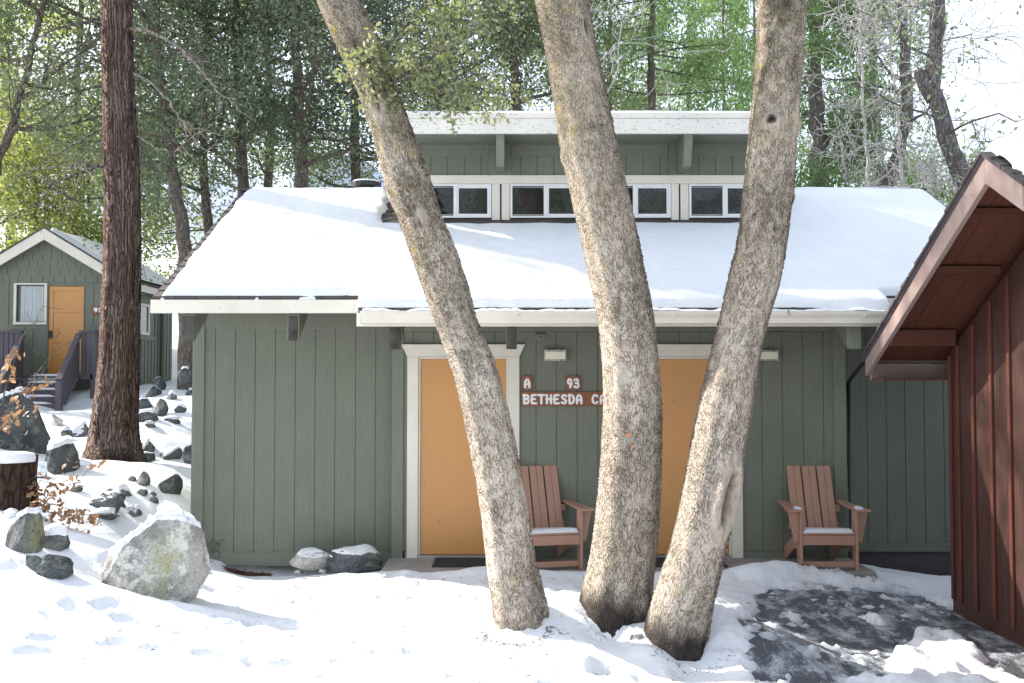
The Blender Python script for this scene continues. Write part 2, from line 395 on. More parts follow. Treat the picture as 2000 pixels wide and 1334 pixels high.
M = dict(
 snow=m_snow(),
 green=m_siding('green_siding', (.186, .198, .155), (.150, .162, .130)),
 green_trim=m_siding('green_trim', (.194, .206, .160), (.164, .176, .140)),
 beam_end=m_plain('weathered_beam', (.022, .022, .02), .9, -3.2, 9, 0, .004),
 cream=m_trim(), white=m_plain('white_vinyl', (.80, .81, .82), .35, .05),
 peel=m_trim('peeling_white_paint', (.78, .75, .70), .53),
 door=m_door(), chair=m_plain('terracotta_plastic', (.43, .245, .175), .5, .10, 3),
 sign=m_plain('sign_wood', (.27, .095, .04), .55, .35, 14), letter=m_plain('white_letter_paint', (.85, .84, .86), .5, .03),
 oak=m_oakbark(), cedar=m_cedarbark(),
 bark=m_bark('dark_bark', (.11, .088, .074), (.23, .195, .165)),
 bark2=m_bark('grey_bark', (.13, .115, .11), (.26, .24, .225)),
 barkp=m_bark('pale_twigs', (.72, .68, .62), (.85, .81, .76)),
 deadb=m_bark('dead_branch', (.10, .085, .08), (.21, .18, .165)),
 deadp=m_bark('dead_branch_pale', (.26, .22, .19), (.42, .36, .32)),
 gr_l=m_granite('granite_light', (.34, .33, .31), (.68, .66, .63), (.78, .76, .71)),
 gr_d=m_granite('granite_dark', (.045, .05, .052), (.17, .185, .19), (.18, .21, .18)),
 gr_m=m_granite('granite_mid', (.07, .075, .082), (.22, .23, .245), (.24, .25, .22)),
 lf_d=m_leaf('leaf_dark', (.07, .10, .066), (.165, .205, .135), .42, (.42, .45, .35), (1.3, 1.42, .95)),
 lf_y=m_leaf('leaf_yellow', (.22, .25, .11), (.42, .43, .20), .52, (.56, .55, .32), (1.3, 1.4, .8)),
 lf_g=m_leaf('leaf_grey', (.12, .145, .095), (.25, .28, .19), .44, (.42, .45, .30), (1.3, 1.45, .85)),
 lf_c=m_leaf('leaf_conifer', (.09, .15, .07), (.20, .27, .13), .48, (.32, .38, .20), (1.25, 1.5, .85)),
 lf_n=m_leaf('leaf_near', (.17, .20, .10), (.32, .33, .19), .42, (.48, .45, .32), (1.2, 1.3, .8)),
 lf_dead=m_leaf('leaf_dead', (.26, .13, .06), (.48, .30, .17), .25, (.60, .44, .29), (1.1, 1.0, .8)),
 glass=m_glass_dark(), glassc=m_glass_clear(), asphalt=m_asphalt(), shingle=m_shingle(),
 soil=m_plain('soil', (.10, .07, .055), .95, .4, 8, 0, .01), conc=m_plain('concrete', (.33, .31, .285), .85, .3, 5, 0, .003),
 brown=m_brownwall(), brown2=m_siding('batten_stain', (.14, .042, .026), (.08, .026, .018)), bfascia=m_siding('brown_fascia', (.34, .255, .235), (.27, .195, .18)), bsoffit=m_siding('brown_soffit', (.125, .045, .028), (.09, .032, .02)),
 dark=m_plain('dark_metal', (.02, .021, .022), .4, .2), mat_=m_plain('mat_rubber', (.03, .035, .05), .8, .3, 30),
 stair=m_siding('stair_paint', (.105, .090, .105), (.085, .073, .088)),
 lamp=m_plain('lamp_plastic', (.80, .77, .62), .3, .12, 5), steel=m_plain('steel', (.45, .46, .47), .35, .1, 8, .7),
 curtain=m_plain('curtain_cloth', (.75, .78, .80), .9, .08, 4),
 needle=m_plain('needles', (.16, .075, .055), .9, .5, 30), rot=m_bark('rotten_wood', (.035, .022, .017), (.10, .062, .045)),
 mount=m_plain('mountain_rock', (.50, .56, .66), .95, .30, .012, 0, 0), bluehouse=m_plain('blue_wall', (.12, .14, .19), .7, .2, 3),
 orange_leaf=m_plain('orange_leaf', (.55, .2, .06), .6, .2, 40), wood=m_bark('post_wood', (.10, .075, .06), (.19, .15, .12)),
)

# ---------------------------------------------------------------- terrain
CP = []
def cp(px, py, Y): p = P(px, py, Y); CP.append((p.x, p.y, p.z))
def cw(*a): CP.append(a)
for x in (-6, -3, 0, 3, 6): cw(x, 0, .3-.02*x); 
cw(-6,4,.6); cw(-2.6,4.6,.32); cw(0,5.0,.17); cw(2,5,.06); cw(4,5,-.06); cw(7,5,-.1)
cw(0,6.1,.03); cw(-1.3,6.0,.12); cw(1.3,6.0,-.03); cw(2.6,6.0,-.08); cp(1010,1243,6.70); cp(1085,1185,7.0); cp(1205,1218,6.95); cp(1364,1280,6.58); cp(1262,1175,7.2); cp(1130,1165,7.3); cp(1425,1200,6.9); cw(4,6.5,-.10)
cw(-1,7.3,.03); cw(0,8.2,.0); cw(1,8.2,.0); cw(2.2,7.5,-.05); cw(3.4,7.4,-.1); cw(3.9,8.6,-.13); cw(-1.4,8.4,-.0)
cw(-2.0,9.3,-.07); cw(-3.1,9.8,-.10); cw(-2.0,10.2,-.12); cw(0,9.3,-.02); cw(1.5,9.3,-.02); cw(2.8,9.3,0.03); cw(3.6,9.6,-.06); cw(4.2,10.6,-.2)
cw(-2.2,7.2,.08); cw(-2.45,7.7,.06); cw(-2.4,8.6,-.02)
cp(200,1128,7.9); cp(290,1160,7.75); cp(100,1108,7.4); cp(0,1200,6.1); cp(0,1020,8.3); cp(120,1040,8.4); cp(190,1075,8.2); cp(60,1070,7.9)
cp(210,985,10.1); cp(330,985,10.6); cp(350,950,11.2); cp(300,905,12.4); cp(225,905,13.2); cp(330,850,14.6); cp(280,820,15.5); cp(130,806,21.0); cp(130,835,16.5)
cp(200,760,22.5); cp(340,762,21); cp(352,718,29); cp(60,925,11.2); cp(0,940,10.3); cp(0,850,12.5); cp(160,855,14.5); cw(-10.5,24,1.55); cw(-13,19,2.1); cw(-12,12,2.2)
cw(-9,8,2.0); cw(-3.5,15,.55); cw(-3.4,11.5,.3); cw(0,17,.4); cw(5,17,.5); cw(6,10,-.2); cw(9,6,-.2); cw(10,12,.1)
cw(-20,30,4); cw(0,40,3.2); cw(20,30,2); cw(30,60,5); cw(-30,60,9); cw(0,90,9); cw(50,90,8); cw(-60,90,16); cw(-30,5,5); cw(30,5,-.5); cw(30,-10,0); cw(-30,-10,3); cw(0,-15,.6); cw(60,30,2); cw(-60,30,8)
cw(0,200,20); cw(-150,200,40); cw(150,200,20); cw(150,0,0); cw(-150,0,15); cw(0,-100,2); cw(150,-100,0); cw(-150,-100,8)
CP = np.array(CP)
def _phi(r): return r   # biharmonic-like linear kernel: stable
_n = len(CP)
_A = np.zeros((_n+3, _n+3)); _d = np.hypot(CP[:, None, 0]-CP[None, :, 0], CP[:, None, 1]-CP[None, :, 1])
_A[:_n, :_n] = np.sqrt(_d**2+.25) ; _A[:_n, _n] = 1; _A[:_n, _n+1:] = CP[:, :2]; _A[_n:, :_n] = _A[:_n, _n:].T
_W = np.linalg.solve(_A, np.concatenate([CP[:, 2], [0, 0, 0]]))
def terr(x, y):
    x = np.asarray(x, float); y = np.asarray(y, float); sh = x.shape; x = x.ravel(); y = y.ravel()
    out = np.empty(len(x))
    for i in range(0, len(x), 20000):
        a = x[i:i+20000]; b = y[i:i+20000]
        d = np.sqrt((a[:, None]-CP[None, :, 0])**2+(b[:, None]-CP[None, :, 1])**2+.25)
        out[i:i+20000] = d@_W[:_n] + _W[_n] + _W[_n+1]*a + _W[_n+2]*b
    return out.reshape(sh)
def gz(x, y): return float(terr(np.array([x]), np.array([y]))[0])
def axis(lo, fine0, fine1, hi, step, grow=1.12):
    a = list(np.arange(fine0, fine1+step/2, step)); s = step; v = a[-1]
    while v < hi: s = min(s*grow, 12); v += s; a.append(v)
    s = step; v = a[0]; b = []
    while v > lo: s = min(s*grow, 12); v -= s; b.append(v)
    return np.array(b[::-1]+a)
def sheet(name, xs, ys, zf, material, parent=None, extra=None, smooth=True):
    X, Y = np.meshgrid(xs, ys); Z = zf(X, Y)
    nx, ny = len(xs), len(ys)
    i = np.arange(ny-1)[:, None]*nx; j = np.arange(nx-1)[None, :]
    f = np.stack([i+j, i+j+1, i+nx+j+1, i+nx+j], -1).reshape(-1, 4)
    mb = MB(); at = {}
    if extra:
        for k, fn in extra.items(): at[k] = fn(X, Y).ravel()
    mb.add(np.stack([X.ravel(), Y.ravel(), Z.ravel()], 1), f, **at)
    return mb.build(name, material, parent, smooth)

TREE_BASE = [(.05, 6.85), (.75, 7.15), (1.2, 6.7)]
def onz(px, py, z=-.05):       # ground point seen at px,py for a ground height z
    Y = (CH-z)*F/(py-740.0); return ((px-1000)*Y/F, Y)
def blob(px, py, rx, ry, wt):
    x, y = onz(px, py); x1, _ = onz(px+rx, py); _, y1 = onz(px, py-ry)
    return (x, y, x1-x, y1-y, wt)
BARE = [blob(1520,1160,60,20,.7), blob(1500,1290,60,30,.5), blob(1690,1150,130,26,1.6), blob(1560,1235,110,40,.9), blob(1640,1190,130,20,.7), blob(1590,1205,105,26,1.0), blob(1710,1225,120,28,1.1), blob(1610,1270,110,26,.9), blob(1540,1318,60,22,.6),
        blob(1800,1165,45,24,1.0), blob(1820,1190,60,14,.8), blob(1930,1225,70,30,1.6), blob(1985,1275,80,26,1.4), blob(1700,1285,60,22,.7), blob(1650,1330,90,22,.5), blob(1410,1190,30,14,.25),
        blob(1850,1205,60,10,.6)]
SNOWB = [blob(1845,1222,52,26,1.8), blob(1800,1262,40,24,1.3), blob(1860,1290,75,26,1.5), blob(1900,1325,110,20,1.5), blob(1690,1178,34,10,.9), blob(1560,1240,60,8,.5), blob(1650,1215,40,6,.5)]
def snow_thick(X, Y):
    t = np.full(X.shape, .09)
    wx = X+.10*fbm(X*4, Y*4, seed=3); wy = Y+.14*fbm(X*4, Y*4, seed=5)
    b = np.zeros(X.shape)
    for (x, y, rx, ry, wt) in BARE: b += wt*np.exp(-(((wx-x)/rx)**2+((wy-y)/ry)**2))
    for (x, y, rx, ry, wt) in SNOWB: b -= wt*np.exp(-(((wx-x)/rx)**2+((wy-y)/ry)**2))
    n = fbm(X*7, Y*7, oct=5, seed=9, gain=.6)
    near = sstep(b, .05, .5)
    n2 = fbm(X*22, Y*22, oct=4, seed=19, gain=.65)
    t = .09 - .122*sstep(b, .08, .70) + near*(n*.085+n2*.045)
    clump = np.zeros(X.shape)
    for (x, y, rx, ry, wt) in SNOWB[:4]: clump += np.exp(-(((wx-x)/rx)**2+((wy-y)/ry)**2))
    t += np.clip(clump, 0, 1)*(.05*(.6-np.abs(fbm(X*14, Y*14, oct=4, seed=33, gain=.65)))-.012)
    t += np.clip(clump, 0, 1)*(.07*fbm(X*8, Y*8, oct=4, seed=31, gain=.6)-.004)
    # bare soil strip against the left wall and thin snow by the slab
    t -= .11*np.exp(-((Y-10.27)/.16)**2)*(X < -1.25)*(X > -3.35)*(.8+.5*vnoise(X*4, Y*4, seed=2))
    # slab and everything under the houses stays clear
    t -= .5*sstep(Y, 9.40+.03*vnoise(X*5, X*0, seed=71), 9.50)*(X > -1.25)*(X < 3.4)*(Y < 12)
    t -= .4*sstep(Y, 10.2, 10.5)*(X > 3.3)*(X < 6)*(Y < 16)
    t -= .4*sstep(X, 3.72, 3.80)*(Y < 8.72)*(Y > 3)
    # snow on the berm in front of the right chair
    t += .10*np.exp(-((X-2.85)/.85)**4-((Y-9.26)/.17)**2)*(1+.25*fbm(X*3, Y*3, seed=77)) + .05*np.exp(-((X-.3)/1.6)**2-((Y-9.3)/.12)**2)
    return t
rngf = random.Random(5)
PRINTS = []
for k in range(110):
    x = rngf.uniform(-3.3, 1.6); y = rngf.uniform(5.2, 9.0); PRINTS.append((x, y, rngf.uniform(0, 3.1), rngf.uniform(.03, .065)))
for (px, py) in [(80,1140),(128,1150),(165,1152),(215,1188),(60,1165),(250,1200),(20,1180),(300,1255),(230,1250),(100,1260)]:
    z = .25; Y = (CH-z)*F/(py-740.0); PRINTS.append(((px-1000)*Y/F, Y, 1.4+.2*rngf.random(), .06))
for k in range(40): PRINTS.append((rngf.uniform(-1.2, 2.6), rngf.uniform(8.2, 9.2), rngf.uniform(0, 3.1), rngf.uniform(.02, .045)))
MOUND = [(.93,6.80,.16,.09), (.50,6.45,.22,.09), (.42,6.15,.13,.08), (.78,6.35,.26,.04), (.90,6.50,.17,.13)]
def snow_z(X, Y):
    Z = terr(X, Y)
    amp = 1.0+.3*sstep(Y, 10, 16)
    Z = Z + amp*(.055*fbm(X*.9, Y*.9, seed=21) + .022*fbm(X*3.2, Y*3.2, oct=4, seed=22))
    near = np.exp(-((np.clip(Y, 0, 12)-7.2)/3.0)**2)
    rdg = 1-np.abs(fbm(X*5.5, Y*5.5, oct=3, seed=23)); Z = Z + near*.020*(rdg-.8)
    PN = .45*fbm(X*11, Y*11, oct=3, seed=29)
    for (x, y, a, d) in PRINTS:
        c, s_ = math.cos(a), math.sin(a); dx = X-x; dy = Y-y
        m_ = (np.abs(dx) < .4) & (np.abs(dy) < .4)
        u = (dx*c+dy*s_)/.14; v = (-dx*s_+dy*c)/.065; q = np.sqrt(u*u+v*v)+PN
        Z = Z - m_*d*.8*(1-sstep(q, .3, 1.25)) + m_*d*.3*np.exp(-((q-1.3)/.25)**2)
    for (x, y, r, h) in MOUND: Z = Z + h*np.exp(-((X-x)**2+(Y-y)**2)/(r*r))
    # boulder shadow ridge: a soft berm right of the large boulder
    Z = Z + .05*np.exp(-((X+2.25)/.28)**2-((Y-7.35)/.16)**2)
    return Z
_T = None
def snow_top(X, Y):
    t = snow_thick(X, Y); return snow_z(X, Y)+(t-.09)
XS = axis(-150, -6.8, 5.0, 150, .036, 1.07); YS = axis(-100, 4.6, 13.5, 260, .036, 1.045)
snow = sheet('snow', XS, YS, snow_top, M['snow'], None, {'thin': lambda X, Y: (1-sstep(snow_thick(X, Y), -.012, .028))*(Y < 9.35)})
tag(snow, kind='structure')
XG = axis(-160, -5, 5, 160, .25, 1.2); YG = axis(-110, 4, 11, 270, .25, 1.15)
ground = sheet('ground', XG, YG, lambda X, Y: terr(X, Y)-.115-.25*(Y > 12), M['soil']); tag(ground, kind='structure')
XA = np.arange(1.2, 6.0, .05); YA = np.arange(3.5, 9.7, .05)
path = sheet('path', XA, YA, lambda X, Y: terr(X, Y)-.088+.006*fbm(X*3, Y*3, seed=4), M['asphalt']); tag(path, kind='structure')

def snowz(x, y): return float(snow_top(np.array([[x]]), np.array([[y]]))[0, 0])

# ---------------------------------------------------------------- main cabin
def siding(mb, x0, x1, z0, z1, Y, grooves, th=.09, gd=.009, gw=.010, gz0=None, gz1=None):
    """front sheet with vertical grooves; closed block behind"""
    g = sorted(v for v in grooves if x0+.02 < v < x1-.02)
    prof = [(x0, Y)]
    for v in g: prof += [(v-gw/2, Y), (v-gw/2+.002, Y+gd), (v+gw/2-.002, Y+gd), (v+gw/2, Y)]
    prof += [(x1, Y), (x1, Y+th), (x0, Y+th)]
    n = len(prof); v = [(a, b, z0) for a, b in prof]+[(a, b, z1) for a, b in prof]
    mb.add(v, [(i, (i+1) % n, n+(i+1) % n, n+i) for i in range(n)]+[tuple(range(n))[::-1], tuple(range(n, 2*n))])
YL, YM, YR2 = 10.28, 10.12, 10.73
E1, E2, RY = 9.45, 9.20, 12.50
SL = .52
def rz(Y): return 2.575+SL*(Y-9.45)
XLW, XLR = -3.30, -3.42
XST = PX(702, 9.3); XM1 = 3.37; XRR = 5.2
cab = empty('cabin', (0, YM, 0)); tag(cab, 'long green cabin with orange doors and a snow covered roof behind the three oak trunks', 'cabin')
CO = Vector((0, YM, 0))
def cb(mb, name, mat, parent=None, smooth=False, bev=None):
    o = mb.build(name, mat, parent or cab, smooth)
    if parent is None or parent == cab: o.location = -CO
    if bev: bevel(o, bev)
    return o
def part(name, mat, fn, parent=None, bev=None, smooth=False):
    mb = MB(); fn(mb); return cb(mb, name, mat, parent, smooth, bev)
gz0, gz1 = PZ(1078, YL), PZ(643, YL)
GL = [PX(v, YL) for v in (420.4,459.6,498.7,537.8,577.4,616,655,694.8,734)]
def f(mb): siding(mb, XLW, -1.20, gz0-.02, gz1+.02, YL, GL)
part('wall', M['green'], f)
def f(mb):
    mb.box(PX(377,YL-.02), PX(399,YL-.02), YL-.022, YL-.002, gz0-.12, 2.50)            # corner board
    mb.box(PX(399,YL)+.003, -1.19, YL-.016, YL+.06, gz0-.14, gz0)                 # bottom trim
    mb.box(PX(399,YL)+.003, -1.19, YL-.010, YL+.06, gz1, 2.62)                     # top board
part('trim', M['green_trim'], f, bev=.003)
# side and back walls (plain), one mesh
def f(mb):
    mb.prism([(YL+.095, -.3), (14.7, -.3), (14.7, rz(10.3)-.1), (RY, rz(RY)-.10), (YL+.095, rz(YL+.095)-.10)], 'x', XLW, XLW+.09)
    mb.prism([(YR2+.095, -.4), (14.7, -.4), (14.7, rz(10.3)-.1), (RY, rz(RY)-.10), (YR2+.095, rz(YR2+.095)-.10)], 'x', 4.92, 5.0)
    mb.box(XLW+.095, 4.91, 14.62, 14.70, -.3, 2.75)
    mb.box(XM1-.085, XM1, YM+.095, YR2-.003, -.3, 2.75)
part('side_wall', M['green'], f)
# middle wall round the doors
D1 = (PX(818,YM+.03), PX(993,YM+.03)); D2 = (PX(1250,YM+.03), PX(1425,YM+.03)); DZ = PZ(697, YM+.03)
step = 40*YM/F
GMall = [PX(1047,YM)+k*step for k in range(-10, 20)]
def f(mb):
    zt = PZ(648, YM); zb = .06
    siding(mb, -1.20, D1[0]-.001, zb, zt, YM, GMall)
    siding(mb, D1[1]+.001, D2[0]-.001, zb, zt, YM, GMall)
    siding(mb, D2[1]+.001, XM1, zb, zt, YM, GMall)
    siding(mb, D1[0], D1[1], DZ+.002, zt, YM+.001, GMall)
    siding(mb, D2[0], D2[1], DZ+.002, zt, YM+.001, GMall)
part('wall', M['green'], f)
def f(mb):
    zt = PZ(648, YM)
    mb.box(-1.21, XM1+.01, YM-.012, YM+.08, zt+.003, 2.62)
    for a, b in ((-1.20+.115, D1[0]-.112), (D1[1]+.112, D2[0]-.112), (D2[1]+.112, XM1-.115)):
        if b > a: mb.box(a, b, YM-.014, YM+.08, -.03, .058)
    mb.box(-1.215, -1.10, YM-.020, YM-.002, -.1, 2.45)
    mb.box(XM1-.11, XM1+.012, YM-.020, YM-.002, -.1, 2.45)
    mb.box(-1.215, -1.195, YM-.001, YL-.025, -.1, 2.5)
part('trim', M['green_trim'], f, bev=.003)
GR = [PX(v, YR2) for v in (1692,1729.5,1766,1803.7,1841.6,1879,1916,1953)]
def f(mb): siding(mb, XM1+.01, 4.92, PZ(1060, YR2), 2.9, YR2, GR)
part('wall', M['green'], f)
def f(mb):
    mb.box(XM1+.012, PX(1673,YR2), YR2-.022, YR2-.002, PZ(1060,YR2), 2.9)
    mb.box(XM1+.012, 4.92, YR2-.026, YR2+.07, PZ(1077,YR2), PZ(1060,YR2)-.001)
part('trim', M['green_trim'], f, bev=.003)
def f(mb): mb.box(XM1+.02, 4.9, YR2+.01, YR2+.2, -.6, PZ(1077,YR2)-.001)
part('foundation', M['stair'], f)
# doors with frames
def door(x0, x1, lab):
    fr = MB(); w_ = .112
    fr.box(x0-w_, x0, YM-.028, YM-.002, -.02, DZ); fr.box(x1, x1+w_, YM-.028, YM-.002, -.02, DZ)
    fr.prism([(x0-w_, DZ+.001), (x1+w_, DZ+.001), (x1+w_+.055, DZ+.118), (x0-w_-.055, DZ+.118)], 'y', YM-.032, YM-.002)
    fr.box(x0-w_-.058, x1+w_+.058, YM-.045, YM-.002, DZ+.119, DZ+.127)
    fr.box(x0, x0+.022, YM-.001, YM+.05, .0, DZ); fr.box(x1-.022, x1, YM-.001, YM+.05, 0, DZ); fr.box(x0+.022, x1-.022, YM-.001, YM+.05, DZ-.02, DZ-.001)
    cb(fr, 'door_frame', M['cream'], bev=.003)
    d = part('door', M['door'], lambda m: m.box(x0+.024, x1-.024, YM+.012, YM+.055, .028, DZ-.022), bev=.003)
    def sill(m):
        m.box(x0+.003, x1-.003, YM-.03, YM+.06, -.004, .024)
    s_ = part('threshold', M['steel'], sill, bev=.003)
    kb = MB(); xx = x1-.09
    kb.tube([(xx, YM+.012, .98), (xx, YM-.02, .98), (xx, YM-.025, .98), (xx, YM-.055, .98), (xx, YM-.07, .98)], [.03, .03, .012, .028, .018], 14)
    o = kb.build('door_knob', M['steel'], d, True)
    return d
door(*D1, 0); door(*D2, 1)
# roof with stepped shingle courses
def roof_profile(y0, y1, exp_=.145, lift=.012, thick=.05):
    top = []; y = y0
    while y < y1-1e-6:
        ye = min(y+exp_, y1)
        top.append((y, rz(y)+lift)); top.append((ye, rz(ye)+.0)); y = ye
    bot = [(y1, rz(y1)-thick), (y0, rz(y0)-thick)]
    return top+bot
def f(mb):
    mb.prism(roof_profile(E1, RY), 'x', XLR, XST-.001)
    mb.prism(roof_profile(E2, RY), 'x', XST, PX(1722, 9.3))
    mb.prism(roof_profile(E1, RY), 'x', PX(1722, 9.3)+.001, XRR)
    mb.prism([(RY+.001, rz(RY)), (15.5, rz(RY)-SL*3.0), (15.5, rz(RY)-SL*3.0-.05), (RY+.001, rz(RY)-.05)], 'x', XLR, XRR)
    mb.box(XLR, XRR, RY-.1, RY+.1, rz(RY)+.002, rz(RY)+.03)
part('roof', M['shingle'], f)
# soffit deck boards seen from below
def f(mb):
    for (a, b, y0) in ((XLR+.02, XST-.01, E1+.05), (XST+.005, PX(1722,9.3)-.005, E2+.05), (PX(1722,9.3)+.005, XRR-.02, E1+.05)):
        y1 = (YL if b < -1 else (YM if b < 3.5 else YR2))+.03; n = 5
        for k in range(n):
            ya = y0+(y1-y0)*k/n; yb = y0+(y1-y0)*(k+1)/n-.006
            mb.prism([(ya, rz(ya)-.052), (yb, rz(yb)-.052), (yb, rz(yb)-.08), (ya, rz(ya)-.08)], 'x', a, b)
part('soffit', M['green_trim'], f)
# fascia
def f(mb): mb.box(XLR-.01, XST-.002, E1-.025, E1+.012, PZ(611.5,E1-.02), rz(E1)-.024)
part('fascia', M['cream'], f, bev=.003)
def f(mb):
    mb.box(XST-.012, PX(1722,9.3)+.02, E2-.012, E2+.02, 2.285, rz(E2)-.036)
    mb.prism([(E2+.02, 2.30), (E1-.027, 2.43), (E1-.027, rz(E1)-.05), (E2+.02, rz(E2)-.05)], 'x', XST-.012, XST+.012)
    mb.prism([(E2+.02, 2.30), (E1-.027, 2.43), (E1-.027, rz(E1)-.05), (E2+.02, rz(E2)-.05)], 'x', PX(1722,9.3)-.004, PX(1722,9.3)+.02)
part('fascia', M['cream'], f, bev=.003)
part('fascia', M['cream'], lambda m: m.box(PX(1722,9.3)+.022, XRR, E1-.025, E1+.012, 2.44, rz(E1)-.012), bev=.003)
for xx in (XLR-.012, XRR-.018):
    part('rake_board', M['cream'], lambda mb: mb.prism([(E1+.013, rz(E1+.013)-.052), (RY, rz(RY)-.052), (RY, rz(RY)-.19), (E1+.013, rz(E1)-.15)], 'x', xx, xx+.03))
# gutter: K profile with ends
gx0, gx1 = PX(703,9.08), PX(1735,9.08); gt, gb = PZ(607,9.08), PZ(632,9.08)
def f(mb):
    pr = [(E2-.014, gb+.01), (9.14, gb), (9.105, gb+.004), (9.10, gb+.05), (9.075, gt-.03), (9.07, gt), (9.082, gt), (9.088, gt-.02), (9.112, gb+.05), (9.117, gb+.016), (E2-.014, gb+.02)]
    mb.prism(pr, 'x', gx0, gx1)
    for xx in (gx0-.004, gx1):
        mb.prism([(E2-.014, gb+.01), (9.14, gb-.001), (9.10, gb+.003), (9.095, gb+.05), (9.068, gt+.002), (E2-.014, gt+.002)], 'x', xx, xx+.004)
    for px in (1012, 1321, 1380, 1537, 1690, 1605):
        x = PX(px, 9.08); mb.box(x-.012, x+.012, 9.062, 9.10, gt-.052, gt-.036)
gut = part('gutter', M['cream'], f, bev=.002)
for px in (1185, 1541):
    x = PX(px, 9.07); part('gutter_bracket', M['steel'], lambda m: m.box(x-.008, x+.008, 9.055, 9.074, gt-.045, gt+.012))
# snow lying in the gutter
def f(mb):
    xs = np.arange(gx0+.02, gx1-.02, .03); k = 9
    v = []; 
    for x in xs:
        hgt = .028+.018*vnoise(np.array([x*5]), np.array([1.]))[0]+.008*vnoise(np.array([x*22]), np.array([2.]))[0]
        for j in range(k):
            a = j/(k-1); yy = 9.066+.115*a; zz = gt-.022+math.sin(math.pi*min(1, a*1.0+.10))**.6*(hgt+.012)
            v.append((x, yy, zz))
    n = len(xs); fc = [(i*k+j, (i+1)*k+j, (i+1)*k+j+1, i*k+j+1) for i in range(n-1) for j in range(k-1)]
    mb.add(v, fc)
part('gutter_snow', M['snow'], f, smooth=True)
# rafter tails
def rafter(px, y0, yw, ztop_y, zbot_y, w_=.10, mat=None, wp=None):
    Yf = y0; xc = PX(px, Yf); zt = PZ(ztop_y, Yf); zb = PZ(zbot_y, Yf)
    mb = MB(); L = yw-Yf+.02
    mb.prism([(Yf, zb), (Yf, zt), (Yf+L, rz(Yf+L)-.084), (Yf+L, rz(Yf+L)-.084-(zt-zb)*.95)], 'x', xc-w_/2, xc+w_/2)
    o = cb(mb, 'rafter_tail', mat or M['green_trim'], bev=.003)
    return o
for px in (368.5, 572): rafter(px, E1+.06, YL, 614, 665, .115)
for px in (771.5, 999, 1227, 1455, 1669): rafter(px, E2+.05, YM, 637, 682, .10 if px < 1600 else .13)
# charred weathered end grain caps on the tails
for (px, y0, a, b, w_) in ((368.5,E1+.06,616,666,.117),(572,E1+.06,616,665,.085),(771.5,E2+.05,638,683,.10),(999,E2+.05,637,682,.09)):
    xc = PX(px, y0); mb = MB(); mb.box(xc-w_/2-.001, xc+w_/2+.001, y0-.012, y0+.004, PZ(b,y0), PZ(a,y0)-.01); cb(mb, 'beam_end', M['beam_end'], bev=.003)
# downspout
def f(mb):
    x = PX(1657,10.3)
    mb.tube([P(1700,684,9.6), P(1688,706,9.75), P(1664,736,10.15), P(1657,748,10.3), (x, 10.3, 1.0), (x, 10.3, -.1)], .022, 10)
part('downspout', M['dark'], f, smooth=True)
# small electrical plates
for px, py in ((1055,658),(1518,655)):
    c = P(px, py, YM-.02); mb = MB(); mb.box(c.x-.05, c.x+.05, YM-.026, YM-.013, c.z-.032, c.z+.032); o = cb(mb, 'cover_plate', M['green_trim'], bev=.002)
    m2 = MB(); m2.tube([(c.x, YM-.034, c.z), (c.x, YM-.027, c.z)], .008, 8); m2.build('screw', M['dark'], o)

# --- dormer (clerestory)
YD = 11.45; DX0, DX1 = PX(783,YD), PX(1514,YD)
ztw, zsb, zt1, zt0, zwb = PZ(290,YD), PZ(305,YD), PZ(343,YD), PZ(360,YD), PZ(427,YD)
posts = [PX(v, YD) for v in (801.5, 978, 1154, 1329, 1505)]
wins = [(PX(819,YD), PX(960,YD)), (PX(996,YD), PX(1137,YD)), (PX(1171,YD), PX(1312,YD)), (PX(1347,YD), PX(1488,YD))]
gd = []
for i in range(4):
    a, b = posts[i], posts[i+1]; gd += [a+(b-a)*.5+(k-1.5)*.194 for k in range(4)]
part('dormer_wall', M['green'], lambda m: (siding(m, DX0, DX1, zt1-.02, ztw+.06, YD, gd), m.prism([(YD+.095, rz(YD)-.1), (RY+.4, rz(RY)-.3), (RY+.4, ztw+.05), (YD+.095, ztw+.05)], 'x', DX0, DX0+.08), m.prism([(YD+.095, rz(YD)-.1), (RY+.4, rz(RY)-.3), (RY+.4, ztw+.05), (YD+.095, ztw+.05)], 'x', DX1-.08, DX1), m.box(DX0+.09, DX1-.09, YD+.5, YD+.55, 3.6, 4.4)))
def f(mb):
    for i in range(4): mb.box(posts[i]+.125, posts[i+1]-.125, YD-.014, YD-.002, zsb, ztw+.05)
    for p_ in posts[1:4]: mb.box(p_-.12, p_+.12, YD-.02, YD-.002, zt1+.001, ztw+.05)
part('trim', M['green_trim'], f, bev=.003)
def f(mb):
    mb.box(DX0-.01, DX1+.01, YD-.03, YD+.05, zt0+.001, zt1)
    for i, p_ in enumerate(posts):
        l = wins[i-1][1] if i > 0 else DX0; r = wins[i][0] if i < 4 else DX1
        if i in (1, 2, 3):
            mb.box(l+.002, p_-.010, YD-.026, YD+.05, zwb-.02, zt0); mb.box(p_+.010, r-.002, YD-.026, YD+.05, zwb-.02, zt0)
        else: mb.box(l+.002, r-.002, YD-.026, YD+.05, zwb-.02, zt0)
part('window_trim', M['cream'], f, bev=.003)
for p_ in posts[1:4]: part('post_slot', M['dark'], lambda m: m.box(p_-.009, p_+.009, YD+.0, YD+.03, zwb-.015, zt0-.02))
